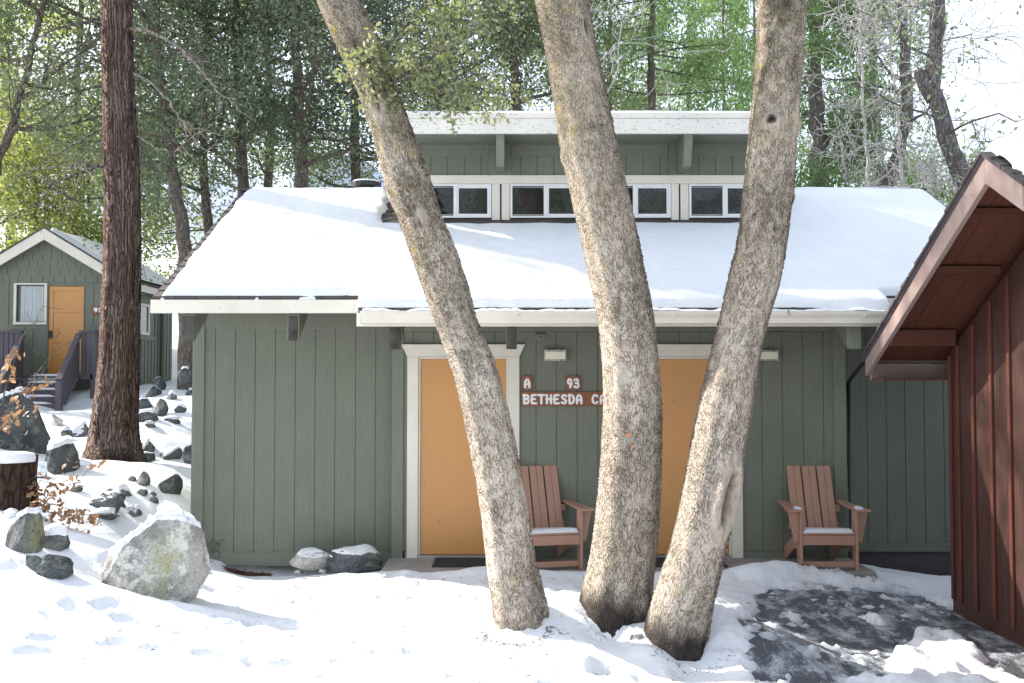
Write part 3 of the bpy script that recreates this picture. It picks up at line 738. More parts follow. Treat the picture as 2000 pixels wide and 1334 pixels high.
for (a, b) in wins:
    mb = MB(); z0, z1 = zwb+.005, zt0-.004; t_ = .030; mid = (a+b)/2
    mb.box(a+.004, b-.004, YD-.034, YD+.03, z1-t_*.7, z1); mb.box(a+.004, b-.004, YD-.034, YD+.03, z0, z0+t_*.8)
    mb.box(a+.004, a+.004+t_*.8, YD-.034, YD+.03, z0+t_*.8, z1-t_*.7); mb.box(b-.004-t_*.8, b-.004, YD-.034, YD+.03, z0+t_*.8, z1-t_*.7)
    mb.box(mid-t_*.8, mid+t_*.45, YD-.030, YD+.03, z0+t_*.8, z1-t_*.7)
    # sliding sash on the right side
    s0, s1 = mid+t_*.45, b-.004-t_*.8; zz0, zz1 = z0+t_*.8, z1-t_*.7
    mb.box(s0, s0+.022, YD-.020, YD+.02, zz0, zz1); mb.box(s1-.022, s1, YD-.020, YD+.02, zz0, zz1)
    mb.box(s0+.022, s1-.022, YD-.020, YD+.02, zz0, zz0+.024); mb.box(s0+.022, s1-.022, YD-.020, YD+.02, zz1-.024, zz1)
    wv = cb(mb, 'window', M['white'], bev=.002)
    g1 = MB(); g1.box(a+.004+t_*.8, mid-t_*.8, YD+.004, YD+.010, zz0, zz1); g1.build('pane', M['glass'], wv)
    g2 = MB(); g2.box(s0+.022, s1-.022, YD-.006, YD+.0, zz0+.024, zz1-.024); g2.build('pane', M['glass'], wv)
    for zq in (zz0+.012, zz1-.018):
        g3 = MB(); g3.box(a+.004+t_*.8, mid-t_*.8, YD-.012, YD-.008, zq, zq+.006); g3.build('screen_bar', M['steel'], wv)
part('flashing', M['shingle'], lambda m: m.prism([(YD-.10, rz(YD-.10)+.014), (YD+.03, rz(YD)+.06), (YD+.03, rz(YD)-.02), (YD-.10, rz(YD-.1)-.02)], 'x', DX0-.02, DX1+.02))
DF = 10.85; RX0, RX1 = -1.47, PX(1566, DF); dz0, dzm, dz1 = PZ(261.5,DF), PZ(232,DF), PZ(222,DF)
def dslope(y): return -.055*(y-DF)
def f(mb):
    mb.box(RX0, RX1, DF-.02, DF+.02, dz0, dzm-.001); mb.box(RX0-.01, RX1+.01, DF-.04, DF+.02, dzm, dz1)
part('fascia', M['peel'], f, bev=.003)
for xx in (RX0, RX1-.04):
    part('rake_board', M['peel'], lambda mb: mb.prism([(DF+.021, dz0), (14.3, dz0-.3), (14.3, dz1-.3), (DF+.021, dz1)], 'x', xx, xx+.04))
def f(mb):
    mb.prism([(DF+.021, dz0+.06), (14.3, dz0-.18), (14.3, dz1-.20), (DF+.021, dz1-.004)], 'x', RX0+.041, RX1-.041)
part('roof', M['shingle'], f)
def f(mb):
    y = DF+.022
    while y < YD+.02:
        mb.box(RX0+.042, RX1-.042, y, min(y+.145, YD+.03), dz0+.02, dz0+.058); y += .150
part('soffit', M['green_trim'], f, bev=.002)
# outrigger brackets with angled ends
for p_, ang in ((posts[1]+.0, 0), (posts[3]+.01, 0)):
    mb = MB(); zb = PZ(330, DF+.35)
    mb.prism([(DF+.03, dz0+.015), (DF+.03, dz0-.06), (DF+.14, zb-.02), (YD-.021, zb+.0), (YD-.021, dz0+.015)], 'x', p_-.045, p_+.045)
    cb(mb, 'bracket', M['green_trim'], bev=.003)
# roof vent stack behind the ridge
def f(mb):
    c = P(716, 366, 13.4)
    mb.tube([(c.x, 13.4, 3.6), (c.x, 13.4, c.z+.0)], .12, 14); mb.tube([(c.x, 13.4, c.z), (c.x, 13.4, c.z+.06)], [.2, .2], 14)
part('roof_vent', M['dark'], f)
part('vent_snow', M['snow'], lambda m: m.tube([P(716,364,13.4)+Vector((0,0,d)) for d in (.045,.07,.085,.09)], [.2,.18,.11,.02], 14), smooth=True)

# roof snow blanket
def roof_snow():
    xs = np.arange(XLR-.02, XRR+.04, .03); ys = np.concatenate([np.arange(E2-.02, E1+.2, .012), np.arange(E1+.2, RY+.62, .03)])
    X, Y = np.meshgrid(xs, ys)
    zp = np.where(Y <= RY, rz(Y)+.012, rz(RY)+.012-SL*(Y-RY))
    rr = np.abs(Y-RY); zp = np.where(rr < .2, zp-.03*(1-rr/.2)**2, zp)
    xr = PX(1722, 9.3)
    edge = np.where((X < XST-.015) | (X > xr+.05), E1, E2)
    n1 = fbm(X*1.2, Y*1.2, seed=41); n2 = fbm(X*6, Y*6, seed=42)
    d_e = Y-edge-.008-.016*fbm(X*6, X*0+3, oct=5, seed=43)
    d_l = X-XLR-.085-.02*vnoise(Y*3, Y*0, seed=44)-.012*vnoise(Y*11, Y*0, seed=48)
    d_r = XRR-.02-X
    # bare shingles at the dormer: left cheek, below the windows, right cheek
    inx = np.minimum(X-(DX0-.22-.07*vnoise(Y*6, Y*0+4, seed=45)), (DX1+.02+.05*vnoise(Y*6, Y*0+9, seed=46))-X)
    d_d = np.where(inx > 0, (YD-.20+.02*vnoise(X*5, X*0, seed=47))-Y, .6)
    d_d = np.where(inx > 0, d_d, -inx + np.maximum(0, (YD-.19)-Y))
    th = .075
    def rnd(d, wd): return np.sqrt(np.clip(1-(1-np.clip(d/wd, 0, 1))**2, 0, 1))
    t = th*np.minimum.reduce([rnd(d_e, .05), rnd(d_l, .06), rnd(d_r, .09), rnd(d_d, .09)])
    t = t*(1+.10*n1+.03*n2)+.004*n2*(t > .02)
    bad = (d_e < 0) | (d_l < 0) | (d_r < 0) | (d_d < 0)
    t = np.where(bad, -.035, t)
    # low swale running down the slope
    Z = zp+t
    Xo = X.copy(); Yo = Y.copy()
    nx, ny = len(xs), len(ys)
    i = np.arange(ny-1)[:, None]*nx; j = np.arange(nx-1)[None, :]
    fc = np.stack([i+j, i+j+1, i+nx+j+1, i+nx+j], -1).reshape(-1, 4)
    mx = t.ravel(); keep = (mx[fc] > -.03).any(axis=1)
    mb = MB(); mb.add(np.stack([Xo.ravel(), Yo.ravel(), Z.ravel()], 1), fc[keep], thin=np.zeros(X.size))
    cb(mb, 'roof_snow', M['snow'], smooth=True)
roof_snow()
def f(mb):
    xs = np.arange(RX0, RX1+.01, .06); ys = np.arange(DF-.03, 14.3, .06); X, Y = np.meshgrid(xs, ys)
    d = np.minimum.reduce([X-RX0, RX1-X, Y-DF+.03]); t = .05*np.sqrt(np.clip(1-(1-np.clip(d/.12, 0, 1))**2, 0, 1))*(1+.2*fbm(X*2, Y*2, seed=8))
    Z = dz1+.001-.075*np.clip(Y-DF, 0, 9)*1.1+t-.004
    nx, ny = len(xs), len(ys); i = np.arange(ny-1)[:, None]*nx; j = np.arange(nx-1)[None, :]
    mb.add(np.stack([X.ravel(), Y.ravel(), Z.ravel()], 1), np.stack([i+j, i+j+1, i+nx+j+1, i+nx+j], -1).reshape(-1, 4))
part('roof_snow', M['snow'], f, smooth=True)

# porch slab
def f(mb):
    mb.box(-1.24, 3.40, 9.36, YM-.016, -.2, 0.0)
slab = MB(); f(slab); slab = slab.build('porch_slab', M['conc']); bevel(slab, .012, 2); tag(slab, 'low grey concrete slab along the foot of the orange doors', 'slab')
def doormat(px0, px1, lab):
    mb = MB(); x0, x1 = PX(px0, 9.8), PX(px1, 9.8); mb.box(x0, x1, 9.58, 10.03, .001, .014)
    k = x0+.02
    while k < x1-.02: mb.box(k, k+.012, 9.60, 10.01, .0145, .018); k += .03
    o = mb.build('doormat', M['mat_']); tag(o, lab, 'doormat')
doormat(848, 990, 'dark rubber doormat before the left orange door, behind the left trunk')
doormat(1272, 1410, 'dark doormat before the right orange door, between the middle and right trunks')

# wall lights
def wall_light(px0, px1, py0, py1, lab):
    a = P(px0, py1, YM-.06); b = P(px1, py0, YM-.06); r = empty('wall_light', (a.x, YM, a.z)); tag(r, lab, 'wall light', 'wall lights beside the doors')
    def q(mb, n, m, bev=.004): o = mb.build(n, m, r); o.location = -Vector(r.location); bevel(o, bev, 2)
    mb = MB(); mb.box(a.x, b.x, YM-.03, YM-.001, a.z, b.z); mb.box(a.x, b.x, YM-.075, YM-.03, b.z-.014, b.z); mb.box(a.x, b.x, YM-.075, YM-.03, a.z, a.z+.012); mb.box(a.x, a.x+.008, YM-.075, YM-.03, a.z+.012, b.z-.014); mb.box(b.x-.008, b.x, YM-.075, YM-.03, a.z+.012, b.z-.014)
    q(mb, 'housing', M['steel'], .002)
    mb = MB(); mb.box(a.x+.010, b.x-.010, YM-.085, YM-.032, a.z+.014, b.z-.016); q(mb, 'diffuser', M['lamp'], .006)
    for xx in (a.x+.05, b.x-.05):
        for zz in (a.z+.006, b.z-.007): mb = MB(); mb.box(xx-.006, xx+.006, YM-.082, YM-.074, zz-.006, zz+.006); q(mb, 'clip', M['dark'], .001)
wall_light(1063, 1106, 683, 704.5, 'rectangular yellowed wall light above the A sign, right of the left door')
wall_light(1478, 1520, 684, 704.5, 'rectangular wall light half behind the right trunk')

# signs with hand painted rounded letters
STROKES = {
 'A': [[(.12,0),(.12,.55),(.28,.9),(.5,1),(.72,.9),(.88,.55),(.88,0)], [(.12,.4),(.88,.4)]],
 'B': [[(.15,0),(.15,1)], [(.0,1),(.6,1),(.85,.85),(.8,.62),(.5,.54),(.15,.54)], [(.5,.54),(.85,.4),(.9,.18),(.65,0),(.15,0)]],
 'E': [[(.85,1),(.15,1),(.15,0),(.9,0)], [(.05,.5),(.7,.52)]],
 'T': [[(.0,1),(1,1)], [(.5,1),(.5,0)]],
 'H': [[(.15,0),(.15,1)], [(.85,0),(.85,1)], [(.05,.5),(.95,.52)]],
 'S': [[(.85,.85),(.6,1),(.3,.97),(.15,.78),(.3,.6),(.65,.48),(.85,.28),(.7,.05),(.4,0),(.12,.13)]],
 'D': [[(.15,0),(.15,1)], [(.0,1),(.5,1),(.8,.82),(.9,.5),(.8,.18),(.5,0),(.15,0)]],
 'C': [[(.88,.82),(.65,1),(.35,.95),(.15,.65),(.12,.4),(.3,.08),(.6,0),(.88,.15)]],
 'I': [[(.5,0),(.5,1)]], 'N': [[(.12,0),(.12,1),(.88,0),(.88,1)]],
 '9': [[(.85,.75),(.7,.97),(.35,1),(.15,.75),(.25,.5),(.55,.43),(.85,.6),(.88,.75),(.8,.35),(.55,.02)]],
 '3': [[(.12,.88),(.4,1),(.75,.93),(.82,.7),(.6,.55),(.35,.52)], [(.6,.55),(.9,.38),(.85,.1),(.5,0),(.12,.12)]],
 '2': [[(.1,.75),(.25,.97),(.6,1),(.85,.8),(.75,.5),(.12,.03),(.95,.03)]],
}
def letters(mb, text, x0, x1, z0, z1, Y, r, widths=None):
    n = len(text); cw_ = (x1-x0)/(n*1.28-.28); x = x0
    for ch in text:
        if ch != ' ':
            for st in STROKES[ch]:
                pts = [Vector((x+a*cw_, Y, z0+b*(z1-z0))) for a, b in st]
                # densify and round ends
                P2 = [pts[0]]
                for a, b in zip(pts, pts[1:]): P2 += [a.lerp(b, t) for t in (.33, .66, 1)]
                d0 = (P2[1]-P2[0]).normalized(); d1 = (P2[-1]-P2[-2]).normalized()
                P2 = [P2[0]-d0*r*.9, P2[0]-d0*r*.6]+P2+[P2[-1]+d1*r*.6, P2[-1]+d1*r*.9]
                rr = [r*.35, r*.8]+[r]*(len(P2)-4)+[r*.8, r*.35]
                mb.tube(P2, rr, 8, ref=(0,1,0))
        x += cw_*1.28 if ch != ' ' else cw_*1.1
def flatten_y(o, Y, k=.35):
    for v in o.data.vertices: v.co.y = Y+(v.co.y-Y)*k
def sign(px0, px1, py0, py1, text, lab, lx0, lx1, ly0, ly1, Yw=YM, r=.0088, name='sign', nails=(), skew=0):
    a = P(px0, py1, Yw-.02); b = P(px1, py0, Yw-.02); c = Vector(((a.x+b.x)/2, Yw, a.z))
    root = empty(name, c); tag(root, lab, 'sign')
    mb = MB(); mb.box(a.x, b.x, Yw-.024, Yw-.001, a.z, b.z); o = mb.build('board', M['sign'], root); o.location = -c; bevel(o, .003, 2)
    mb = MB(); p0 = P(lx0, ly1, Yw-.024); p1 = P(lx1, ly0, Yw-.024)
    letters(mb, text, p0.x, p1.x, p0.z+r, p1.z-r, Yw-.026, r); o = mb.build('lettering', M['letter'], root, True); flatten_y(o, Yw-.025); o.location = -c
    if nails:
        mb = MB()
        for (nx_, ny_) in nails: q = P(nx_, ny_, Yw-.025); mb.tube([(q.x, Yw-.029, q.z), (q.x, Yw-.023, q.z)], .005, 8)
        o = mb.build('nail', M['steel'], root); o.location = -c
    return root
sign(1019.5, 1040, 734, 761, 'A', 'small brown square sign with a white letter A', 1024.5, 1035.5, 738.5, 758.5, r=.0125, nails=((1029,736.5),(1030,759.5)))
sign(1104, 1133.5, 734.5, 761.5, '93', 'small brown sign with white number 93 above the long name board', 1108, 1131, 738, 759, r=.0125, nails=((1119,737.5),(1119.5,759)))
sg = sign(1018, 1272, 765, 793, 'BETHESDA', 'long brown name board reading BETHESDA CA behind the middle trunk', 1022.5, 1137, 769, 790, r=.0125, nails=((1019.8,779.5),))
mb = MB(); p0 = P(1156, 790, YM-.024); p1 = P(1232, 769, YM-.024); letters(mb, 'CABIN', p0.x, p1.x, p0.z+.0125, p1.z-.0125, YM-.026, .0125)
o = mb.build('lettering', M['letter'], sg, True); flatten_y(o, YM-.025); o.location = -Vector(sg.location)

# ---------------------------------------------------------------- chairs (front faces -Y, origin on floor at centre of the front legs)
def make_chair():
    r = empty('adirondack_chair'); r.scale = (.96, .96, .96); W = .285
    def q(mb, n, bev=.004): o = mb.build(n, M['chair'], r); bevel(o, bev, 2); return o
    for s in (-1, 1):
        mb = MB(); x = s*(W-.014); mb.box(x-.014, x+.014, -.02, .10, 0, .575); q(mb, 'leg')
        mb = MB(); a0 = s*(W+.002); a1 = s*(W+.105); a2 = s*(W+.045)
        pr = [(a0, .574), (a1, .574), (a2, .27), (a0, .27)]; pr = pr if s > 0 else pr[::-1]
        mb.prism(pr, 'y', .02, .045); q(mb, 'arm_bracket')
        mb = MB()   # arm, widening to the front
        xi0, xo0 = s*(W-.035), s*(W+.115); xi1, xo1 = s*(W-.02), s*(W+.055)
        v = [(xi0,-.05,.576),(xo0,-.05,.576),(xo1,.66,.590),(xi1,.66,.590)]
        if s < 0: v = [v[1], v[0], v[3], v[2]]
        v = v+[(a, b, c+.022) for a, b, c in v]; mb.hexa(v); q(mb, 'arm')
        mb = MB(); x = s*(W-.045)
        mb.prism([(-.0, .235), (-.0, .345), (.42, .265), (.78, .095), (.84, .0), (.66, .0), (.40, .14)], 'x', x-.012, x+.012); q(mb, 'side_rail')
    mb = MB(); mb.box(-W+.030, W-.030, -.015, .008, .25, .345); q(mb, 'apron')
    mb = MB(); mb.box(-W+.001+.028, W-.029, .02, .045, .03, .085); q(mb, 'stretcher')
    mb = MB()
    for k in range(5):
        y0 = -.02+k*.095; z = .350-.055*max(0, y0)/.4
        mb.hexa([(-W+.032,y0,z),(W-.032,y0,z),(W-.032,y0+.086,z-.012),(-W+.032,y0+.086,z-.012),(-W+.032,y0,z+.02),(W-.032,y0,z+.02),(W-.032,y0+.086,z+.008),(-W+.032,y0+.086,z+.008)])
    q(mb, 'seat')
    sw = .140; g = .017
    for k in (-1, 0, 1):
        mb = MB(); x = k*(sw+g)
        b0 = (.42, .255); b1 = (.70, .965)
        for (xa, xb) in ((x-sw/2, x-.0022), (x+.0022, x+sw/2)):
            mb.prism([(b0[0], b0[1]), (b1[0], b1[1]), (b1[0]+.02, b1[1]-.006), (b0[0]+.02, b0[1]-.006)], 'x', xa, xb)
        mb.prism([(b0[0]+.007, b0[1]), (b1[0]+.007, b1[1]-.002), (b1[0]+.019, b1[1]-.006), (b0[0]+.019, b0[1]-.004)], 'x', x-.0022, x+.0022)
        q(mb, 'back_slat', .002)
    mb = MB(); mb.box(-W+.0, W-.0, .575, .60, .50, .572); mb.box(-W+.03, W-.03, .505, .53, .33, .40); q(mb, 'back_brace')
    return r
ch1 = make_chair(); ch1.location = (PX(1615,9.42), 9.42, 0.0); ch1.rotation_euler = (0,0,R(-1))
tag(ch1, 'reddish brown slatted armchair with snowy seat at the right end of the green wall', 'chair', 'armchairs on the porch')
ch2 = copy_tree(ch1); ch2.location = (PX(1083,9.42), 9.42, 0.0); ch2.rotation_euler = (0,0,R(14))
tag(ch2, 'reddish brown slatted armchair half hidden by the left trunk, below the name board', 'chair', 'armchairs on the porch')
def snow_pad(chair, x0, x1, y0, y1, z, h, lab, tilt=-.12):
    xs = np.linspace(x0, x1, 26); ys = np.linspace(y0, y1, 20); X, Y = np.meshgrid(xs, ys)
    d = np.minimum.reduce([X-x0, x1-X, Y-y0, y1-Y]); t = h*np.sqrt(np.clip(1-(1-np.clip(d/.035, 0, 1))**2, 0, 1))*(1+.15*fbm(X*9, Y*9, seed=int(abs(x0)*100)))
    Z = z+tilt*np.maximum(Y, 0)+t
    nx, ny = len(xs), len(ys); i = np.arange(ny-1)[:, None]*nx; j = np.arange(nx-1)[None, :]
    mb = MB(); mb.add(np.stack([X.ravel(), Y.ravel(), Z.ravel()], 1), np.stack([i+j, i+j+1, i+nx+j+1, i+nx+j], -1).reshape(-1, 4))
    o = mb.build('snow_patch', M['snow'], None, True); o.scale = chair.scale; o.location = chair.location; o.rotation_euler = chair.rotation_euler; tag(o, lab, 'snow patch', 'snow patches on the armchairs')
snow_pad(ch1, -.25, .25, -.015, .40, .369, .042, 'flat pad of snow on the seat of the right armchair')
snow_pad(ch2, -.25, .25, -.015, .40, .369, .042, 'flat pad of snow on the seat of the armchair behind the left trunk')
snow_pad(ch1, -.33, -.265, -.03, .07, .600, .022, 'small lump of snow on the left arm of the right armchair', 0)
snow_pad(ch1, .27, .335, -.03, .09, .600, .024, 'small lump of snow on the right arm of the right armchair', 0)

# ---------------------------------------------------------------- brown building on the right
XW = 3.82; YC = 8.70; XF = 3.21; PKY = 6.71; EY = 9.05
pk = P(1930, 302, PKY).z; ez = P(1690, 700, EY).z; bs = (pk-ez)/(EY-PKY)
def bz(Y): return pk-bs*abs(Y-PKY)
bh = empty('brown_cabin', (XW, YC, -.15)); tag(bh, 'dark red brown board cabin with steep gable at the right edge', 'cabin')
BO = Vector(bh.location)
def bp(name, mat, fn, bev=None, parent=None, smooth=False):
    mb = MB(); fn(mb); o = mb.build(name, mat, parent or bh, smooth); 
    if parent is None: o.location = -BO
    if bev: bevel(o, bev)
    return o
YN = PKY-(YC-PKY)      # near corner, symmetrical
def f(mb):
    mb.prism([(YC, -.30), (YC, bz(YC)-.16), (PKY, bz(PKY)-.16), (YN, bz(YN)-.16), (YN, -.30)][::-1], 'x', XW, XW+.1)
    mb.box(XW+.101, 7.5, YC-.1, YC, -.3, bz(YC)-.16); mb.box(XW+.101, 7.5, YN, YN+.1, -.3, bz(YN)-.16)
    mb.prism([(YC, -.30), (YC, bz(YC)-.16), (PKY, bz(PKY)-.16), (YN, bz(YN)-.16), (YN, -.30)][::-1], 'x', 7.5, 7.6)
bp('wall', M['brown'], f)
bat = [YC-.03, 8.52, 8.24, 7.93, 7.64, 7.34, 7.04, 6.74, 6.44, 6.14, 5.84, 5.54, 5.24, 4.94, 4.75]
for yb in bat:
    bp('batten', M['brown2'], lambda m: m.box(XW-.020, XW-.001, yb-.022, yb+.022, -.10, bz(yb)-.20), .003)
bp('batten', M['brown'], lambda m: m.box(XW-.001+.0, XW+.05, YC+.001, YC+.02, -.10, bz(YC)-.22), .003)
def slab_prof(y0, y1, zo, th): return [(y0, bz(y0)+zo), (y1, bz(y1)+zo), (y1, bz(y1)+zo-th), (y0, bz(y0)+zo-th)]
YE2 = PKY-(EY-PKY)
def f(mb):
    mb.prism([(EY, bz(EY)), (PKY, pk), (PKY, pk-.20), (EY, bz(EY)-.16), ][::-1], 'x', XF, XF+.04)
    mb.prism([(YE2, bz(YE2)), (PKY-.001, pk), (PKY-.001, pk-.20), (YE2, bz(YE2)-.16)], 'x', XF, XF+.04)
bp('rake_board', M['bfascia'], f, .004)
def f(mb):
    for sgn in (1, -1):
        y = 0; Lr = EY-PKY+.03
        while y < Lr:
            ye = min(y+.14, Lr); a = PKY+sgn*y; b = PKY+sgn*ye
            mb.prism([(a, bz(a)+.003), (b, bz(b)+.003), (b, bz(b)+.034), (a, bz(a)+.020)], 'x', XF-.03-.006*((int(y/.14)) % 2), 7.9); y = ye
bp('roof', M['shingle'], f)
bp('drip_edge', M['stair'], lambda m: (m.prism([(EY+.03, bz(EY+.03)-.02), (PKY, pk-.018), (PKY, pk+.002), (EY+.03, bz(EY+.03)+.001)], 'x', XF-.014, XF-.002), m.prism([(YE2, bz(YE2)-.02), (PKY-.001, pk-.018), (PKY-.001, pk+.002), (YE2, bz(YE2)+.001)], 'x', XF-.014, XF-.002)))
def f(mb):
    for sgn in (1, -1):
        x = XF+.041
        while x < 7.8:
            a = PKY+sgn*.002; b = PKY+sgn*(EY-PKY-.04); mb.prism([(a, bz(a)-.004), (b, bz(b)-.004), (b, bz(b)-.045), (a, bz(a)-.045)], 'x', x, x+.185); x += .190
bp('soffit', M['bsoffit'], f)
for yb, hh in ((PKY+.43, .03), (PKY+1.04, .03), (PKY+1.84, .11), (PKY-.6, .03), (PKY-1.3, .03)):
    bp('outrigger', M['bsoffit'], lambda m: m.prism([(yb-.04, bz(yb)-.05), (yb+.04, bz(yb)-.05), (yb+.04, bz(yb)-.05-hh-.03), (yb-.04, bz(yb)-.05-hh-.03)], 'x', XF+.042, XW-.022), .003)
bp('eave_board', M['bfascia'], lambda m: m.prism([(EY-.035, bz(EY)-.05), (EY, bz(EY)-.03), (EY, bz(EY)-.20), (EY-.035, bz(EY)-.20)], 'x', XF+.041, 7.8), .003)
bp('eave_soffit', M['bsoffit'], lambda m: m.box(XF+.042, 7.8, YC+.021, EY-.037, bz(EY)-.20, bz(EY)-.185))
def f(mb):
    xs = np.arange(XF+.02, 7.8, .05); ys = np.arange(YE2+.02, PKY+.35, .05); X, Y = np.meshgrid(xs, ys)
    zp = pk-bs*np.abs(Y-PKY); zp = np.where(np.abs(Y-PKY) < .2, zp-.04*(1-np.abs(Y-PKY)/.2)**2, zp)
    d = np.minimum.reduce([X-(XF+.015+.015*vnoise(Y*4, Y*0, seed=6)), Y-YE2-.03, (PKY+.28)-Y]); t = .13*np.sqrt(np.clip(1-(1-np.clip(d/.07, 0, 1))**2, 0, 1))*(1+.2*fbm(X*2, Y*2, seed=15))
    Z = zp+.03+np.where(d < 0, -.06, t)
    nx, ny = len(xs), len(ys); i = np.arange(ny-1)[:, None]*nx; j = np.arange(nx-1)[None, :]
    fc = np.stack([i+j, i+j+1, i+nx+j+1, i+nx+j], -1).reshape(-1, 4); k = (d.ravel()[fc] > 0).any(axis=1)
    mb.add(np.stack([X.ravel(), Y.ravel(), Z.ravel()], 1), fc[k])
bp('roof_snow', M['snow'], f, smooth=True)

# ---------------------------------------------------------------- cabin 92 up the slope
Y9 = 22.9; s9 = Y9/F
c9 = empty('small_cabin', (P(87, 740, Y9).x, Y9, 1.7)); tag(c9, 'small green gabled cabin with an orange door, up the slope on the left', 'cabin')
C9 = Vector(c9.location)
def p9(name, mat, fn, bev=None, parent=None, smooth=False):
    mb = MB(); fn(mb); o = mb.build(name, mat, parent or c9, smooth)
    if parent is None: o.location = -C9
    if bev: bevel(o, bev)
    return o
RXc = PX(87, Y9-.3, 443); pk9 = PZ(445, Y9-.3); hw = 1.72; sl9 = .61; dep = 3.3
def z9(x): return pk9-sl9*abs(x-RXc)
wx0, wx1 = RXc-hw, RXc+hw
fz = PZ(732, Y9); zb9 = fz-.40
dx0, dx1 = PX(92, Y9), PX(163, Y9); wnx0, wnx1 = PX(30, Y9), PX(85, Y9); wz0, wz1 = PZ(629, Y9), PZ(556, Y9); dz9 = PZ(558, Y9)
zmid = PZ(552, Y9)
def f(mb):
    def blk(a, b, c, d): mb.box(a, b, Y9, Y9+.1, c, d)
    blk(wx0, wnx0, zb9, zmid); blk(wnx0, wnx1, zb9, wz0); blk(wnx0, wnx1, wz1, zmid); blk(wnx1, dx0, zb9, zmid); blk(dx1, wx1, zb9, zmid); blk(dx0, dx1, dz9, zmid); blk(dx0, dx1, zb9, fz)
    # panel battens
    zr = PZ(640, Y9)
    mb.box(wx0, wnx0-.05, Y9-.018, Y9-.001, zr-.05, zr+.05); mb.box(dx1+.06, wx1, Y9-.018, Y9-.001, zr-.05, zr+.05); mb.box(wnx0-.05, dx0-.003, Y9-.018, Y9-.001, zr-.03, zr+.03)
    for px in (12, 30, 60, 178, 200, 224):
        x = PX(px, Y9)
        if x < wnx0-.06 or x > wnx1+.06: mb.box(x-.03, x+.03, Y9-.016, Y9-.001, zr+.051, zmid)
        mb.box(x-.03, x+.03, Y9-.016, Y9-.001, zb9, zr-.052)
    mb.prism([(Y9+.1, zb9), (Y9+dep, zb9), (Y9+dep, z9(wx1)-.05), (Y9+.1, z9(wx1)-.05)], 'x', wx1-.1, wx1)
    mb.prism([(Y9+.1, zb9), (Y9+dep, zb9), (Y9+dep, z9(wx1)-.05), (Y9+.1, z9(wx1)-.05)], 'x', wx0, wx0+.1)
    mb.box(wx0+.1, wx1-.1, Y9+dep-.1, Y9+dep, zb9, z9(wx1)-.05)
    y = Y9+.25
    while y < Y9+dep:
        mb.box(wx1+.001, wx1+.02, y-.02, y+.02, zb9, 2.75 if y < Y9+2 else 3.8); y += .22
    mb.box(wx1+.001, wx1+.03, Y9, Y9+2.1, 2.75, 2.85)
p9('wall', M['green'], f)
def f(mb):   # shingled gable: rows of individual shingles
    rr = random.Random(3); row = 0; z = zmid
    while z < pk9-.15:
        h_ = .17; half = min(hw, (pk9-.1-z)/sl9)
        x = RXc-half+(-.1 if row % 2 else 0)
        while x < RXc+half:
            w_ = rr.uniform(.16, .30); a = max(x, RXc-half); b = min(x+w_-.01, RXc+half)
            if b-a > .03:
                ta = min(z+h_+.02, z9(a)-.03); tb = min(z+h_+.02, z9(b)-.03)
                if min(ta, tb) > z: mb.prism([(a, z), (b, z), (b, tb), (a, ta)], 'y', Y9-.022-rr.uniform(0, .006), Y9+.05)
            x += w_
        z += h_; row += 1
p9('gable_shingles', M['green'], f)
def f(mb):
    for sgn in (-1, 1):
        e = RXc+sgn*(hw+.28)
        mb.prism([(RXc, pk9), (e, z9(e)), (e, z9(e)-.24), (RXc, pk9-.27)] if sgn > 0 else [(RXc-.001, pk9), (RXc-.001, pk9-.27), (e, z9(e)-.24), (e, z9(e))], 'y', Y9-.32, Y9-.28)
    mb.box(RXc+hw+.25, RXc+hw+.28, Y9-.27, Y9+dep+.3, z9(RXc+hw+.28)-.18, z9(RXc+hw+.28)-.02)
p9('rake_board', M['cream'], f, .004)
def f(mb):
    for sgn in (-1, 1):
        e = RXc+sgn*(hw+.30)
        a = [(RXc, pk9+.03), (e, z9(e)+.03), (e, z9(e)-.01), (RXc, pk9-.01)]
        mb.prism(a if sgn > 0 else a[::-1], 'y', Y9-.34, Y9+dep+.32)
p9('roof', M['shingle'], f)
def f(mb):
    xs = np.arange(RXc-hw-.28, RXc+hw+.29, .06); ys = np.arange(Y9-.33, Y9+dep+.3, .08); X, Y = np.meshgrid(xs, ys)
    zp = pk9-sl9*np.abs(X-RXc)
    d = np.minimum.reduce([X-(RXc+.12+.1*vnoise(Y*3, Y*0, seed=12)), RXc+hw+.26-X, Y-(Y9-.30), Y9+dep+.28-Y]); d2 = np.minimum.reduce([RXc-.3-X, X-RXc+hw+.25, Y-(Y9-.1)])
    d = np.maximum(d, d2)
    t = .10*np.sqrt(np.clip(1-(1-np.clip(d/.12, 0, 1))**2, 0, 1))*(1+.2*fbm(X*2, Y*2, seed=5)); Z = zp+.03+np.where(d < 0, -.05, t)
    nx, ny = len(xs), len(ys); i = np.arange(ny-1)[:, None]*nx; j = np.arange(nx-1)[None, :]; fc = np.stack([i+j, i+j+1, i+nx+j+1, i+nx+j], -1).reshape(-1, 4)
    mb.add(np.stack([X.ravel(), Y.ravel(), Z.ravel()], 1), fc[(d.ravel()[fc] > 0).any(axis=1)])
p9('roof_snow', M['snow'], f, smooth=True)
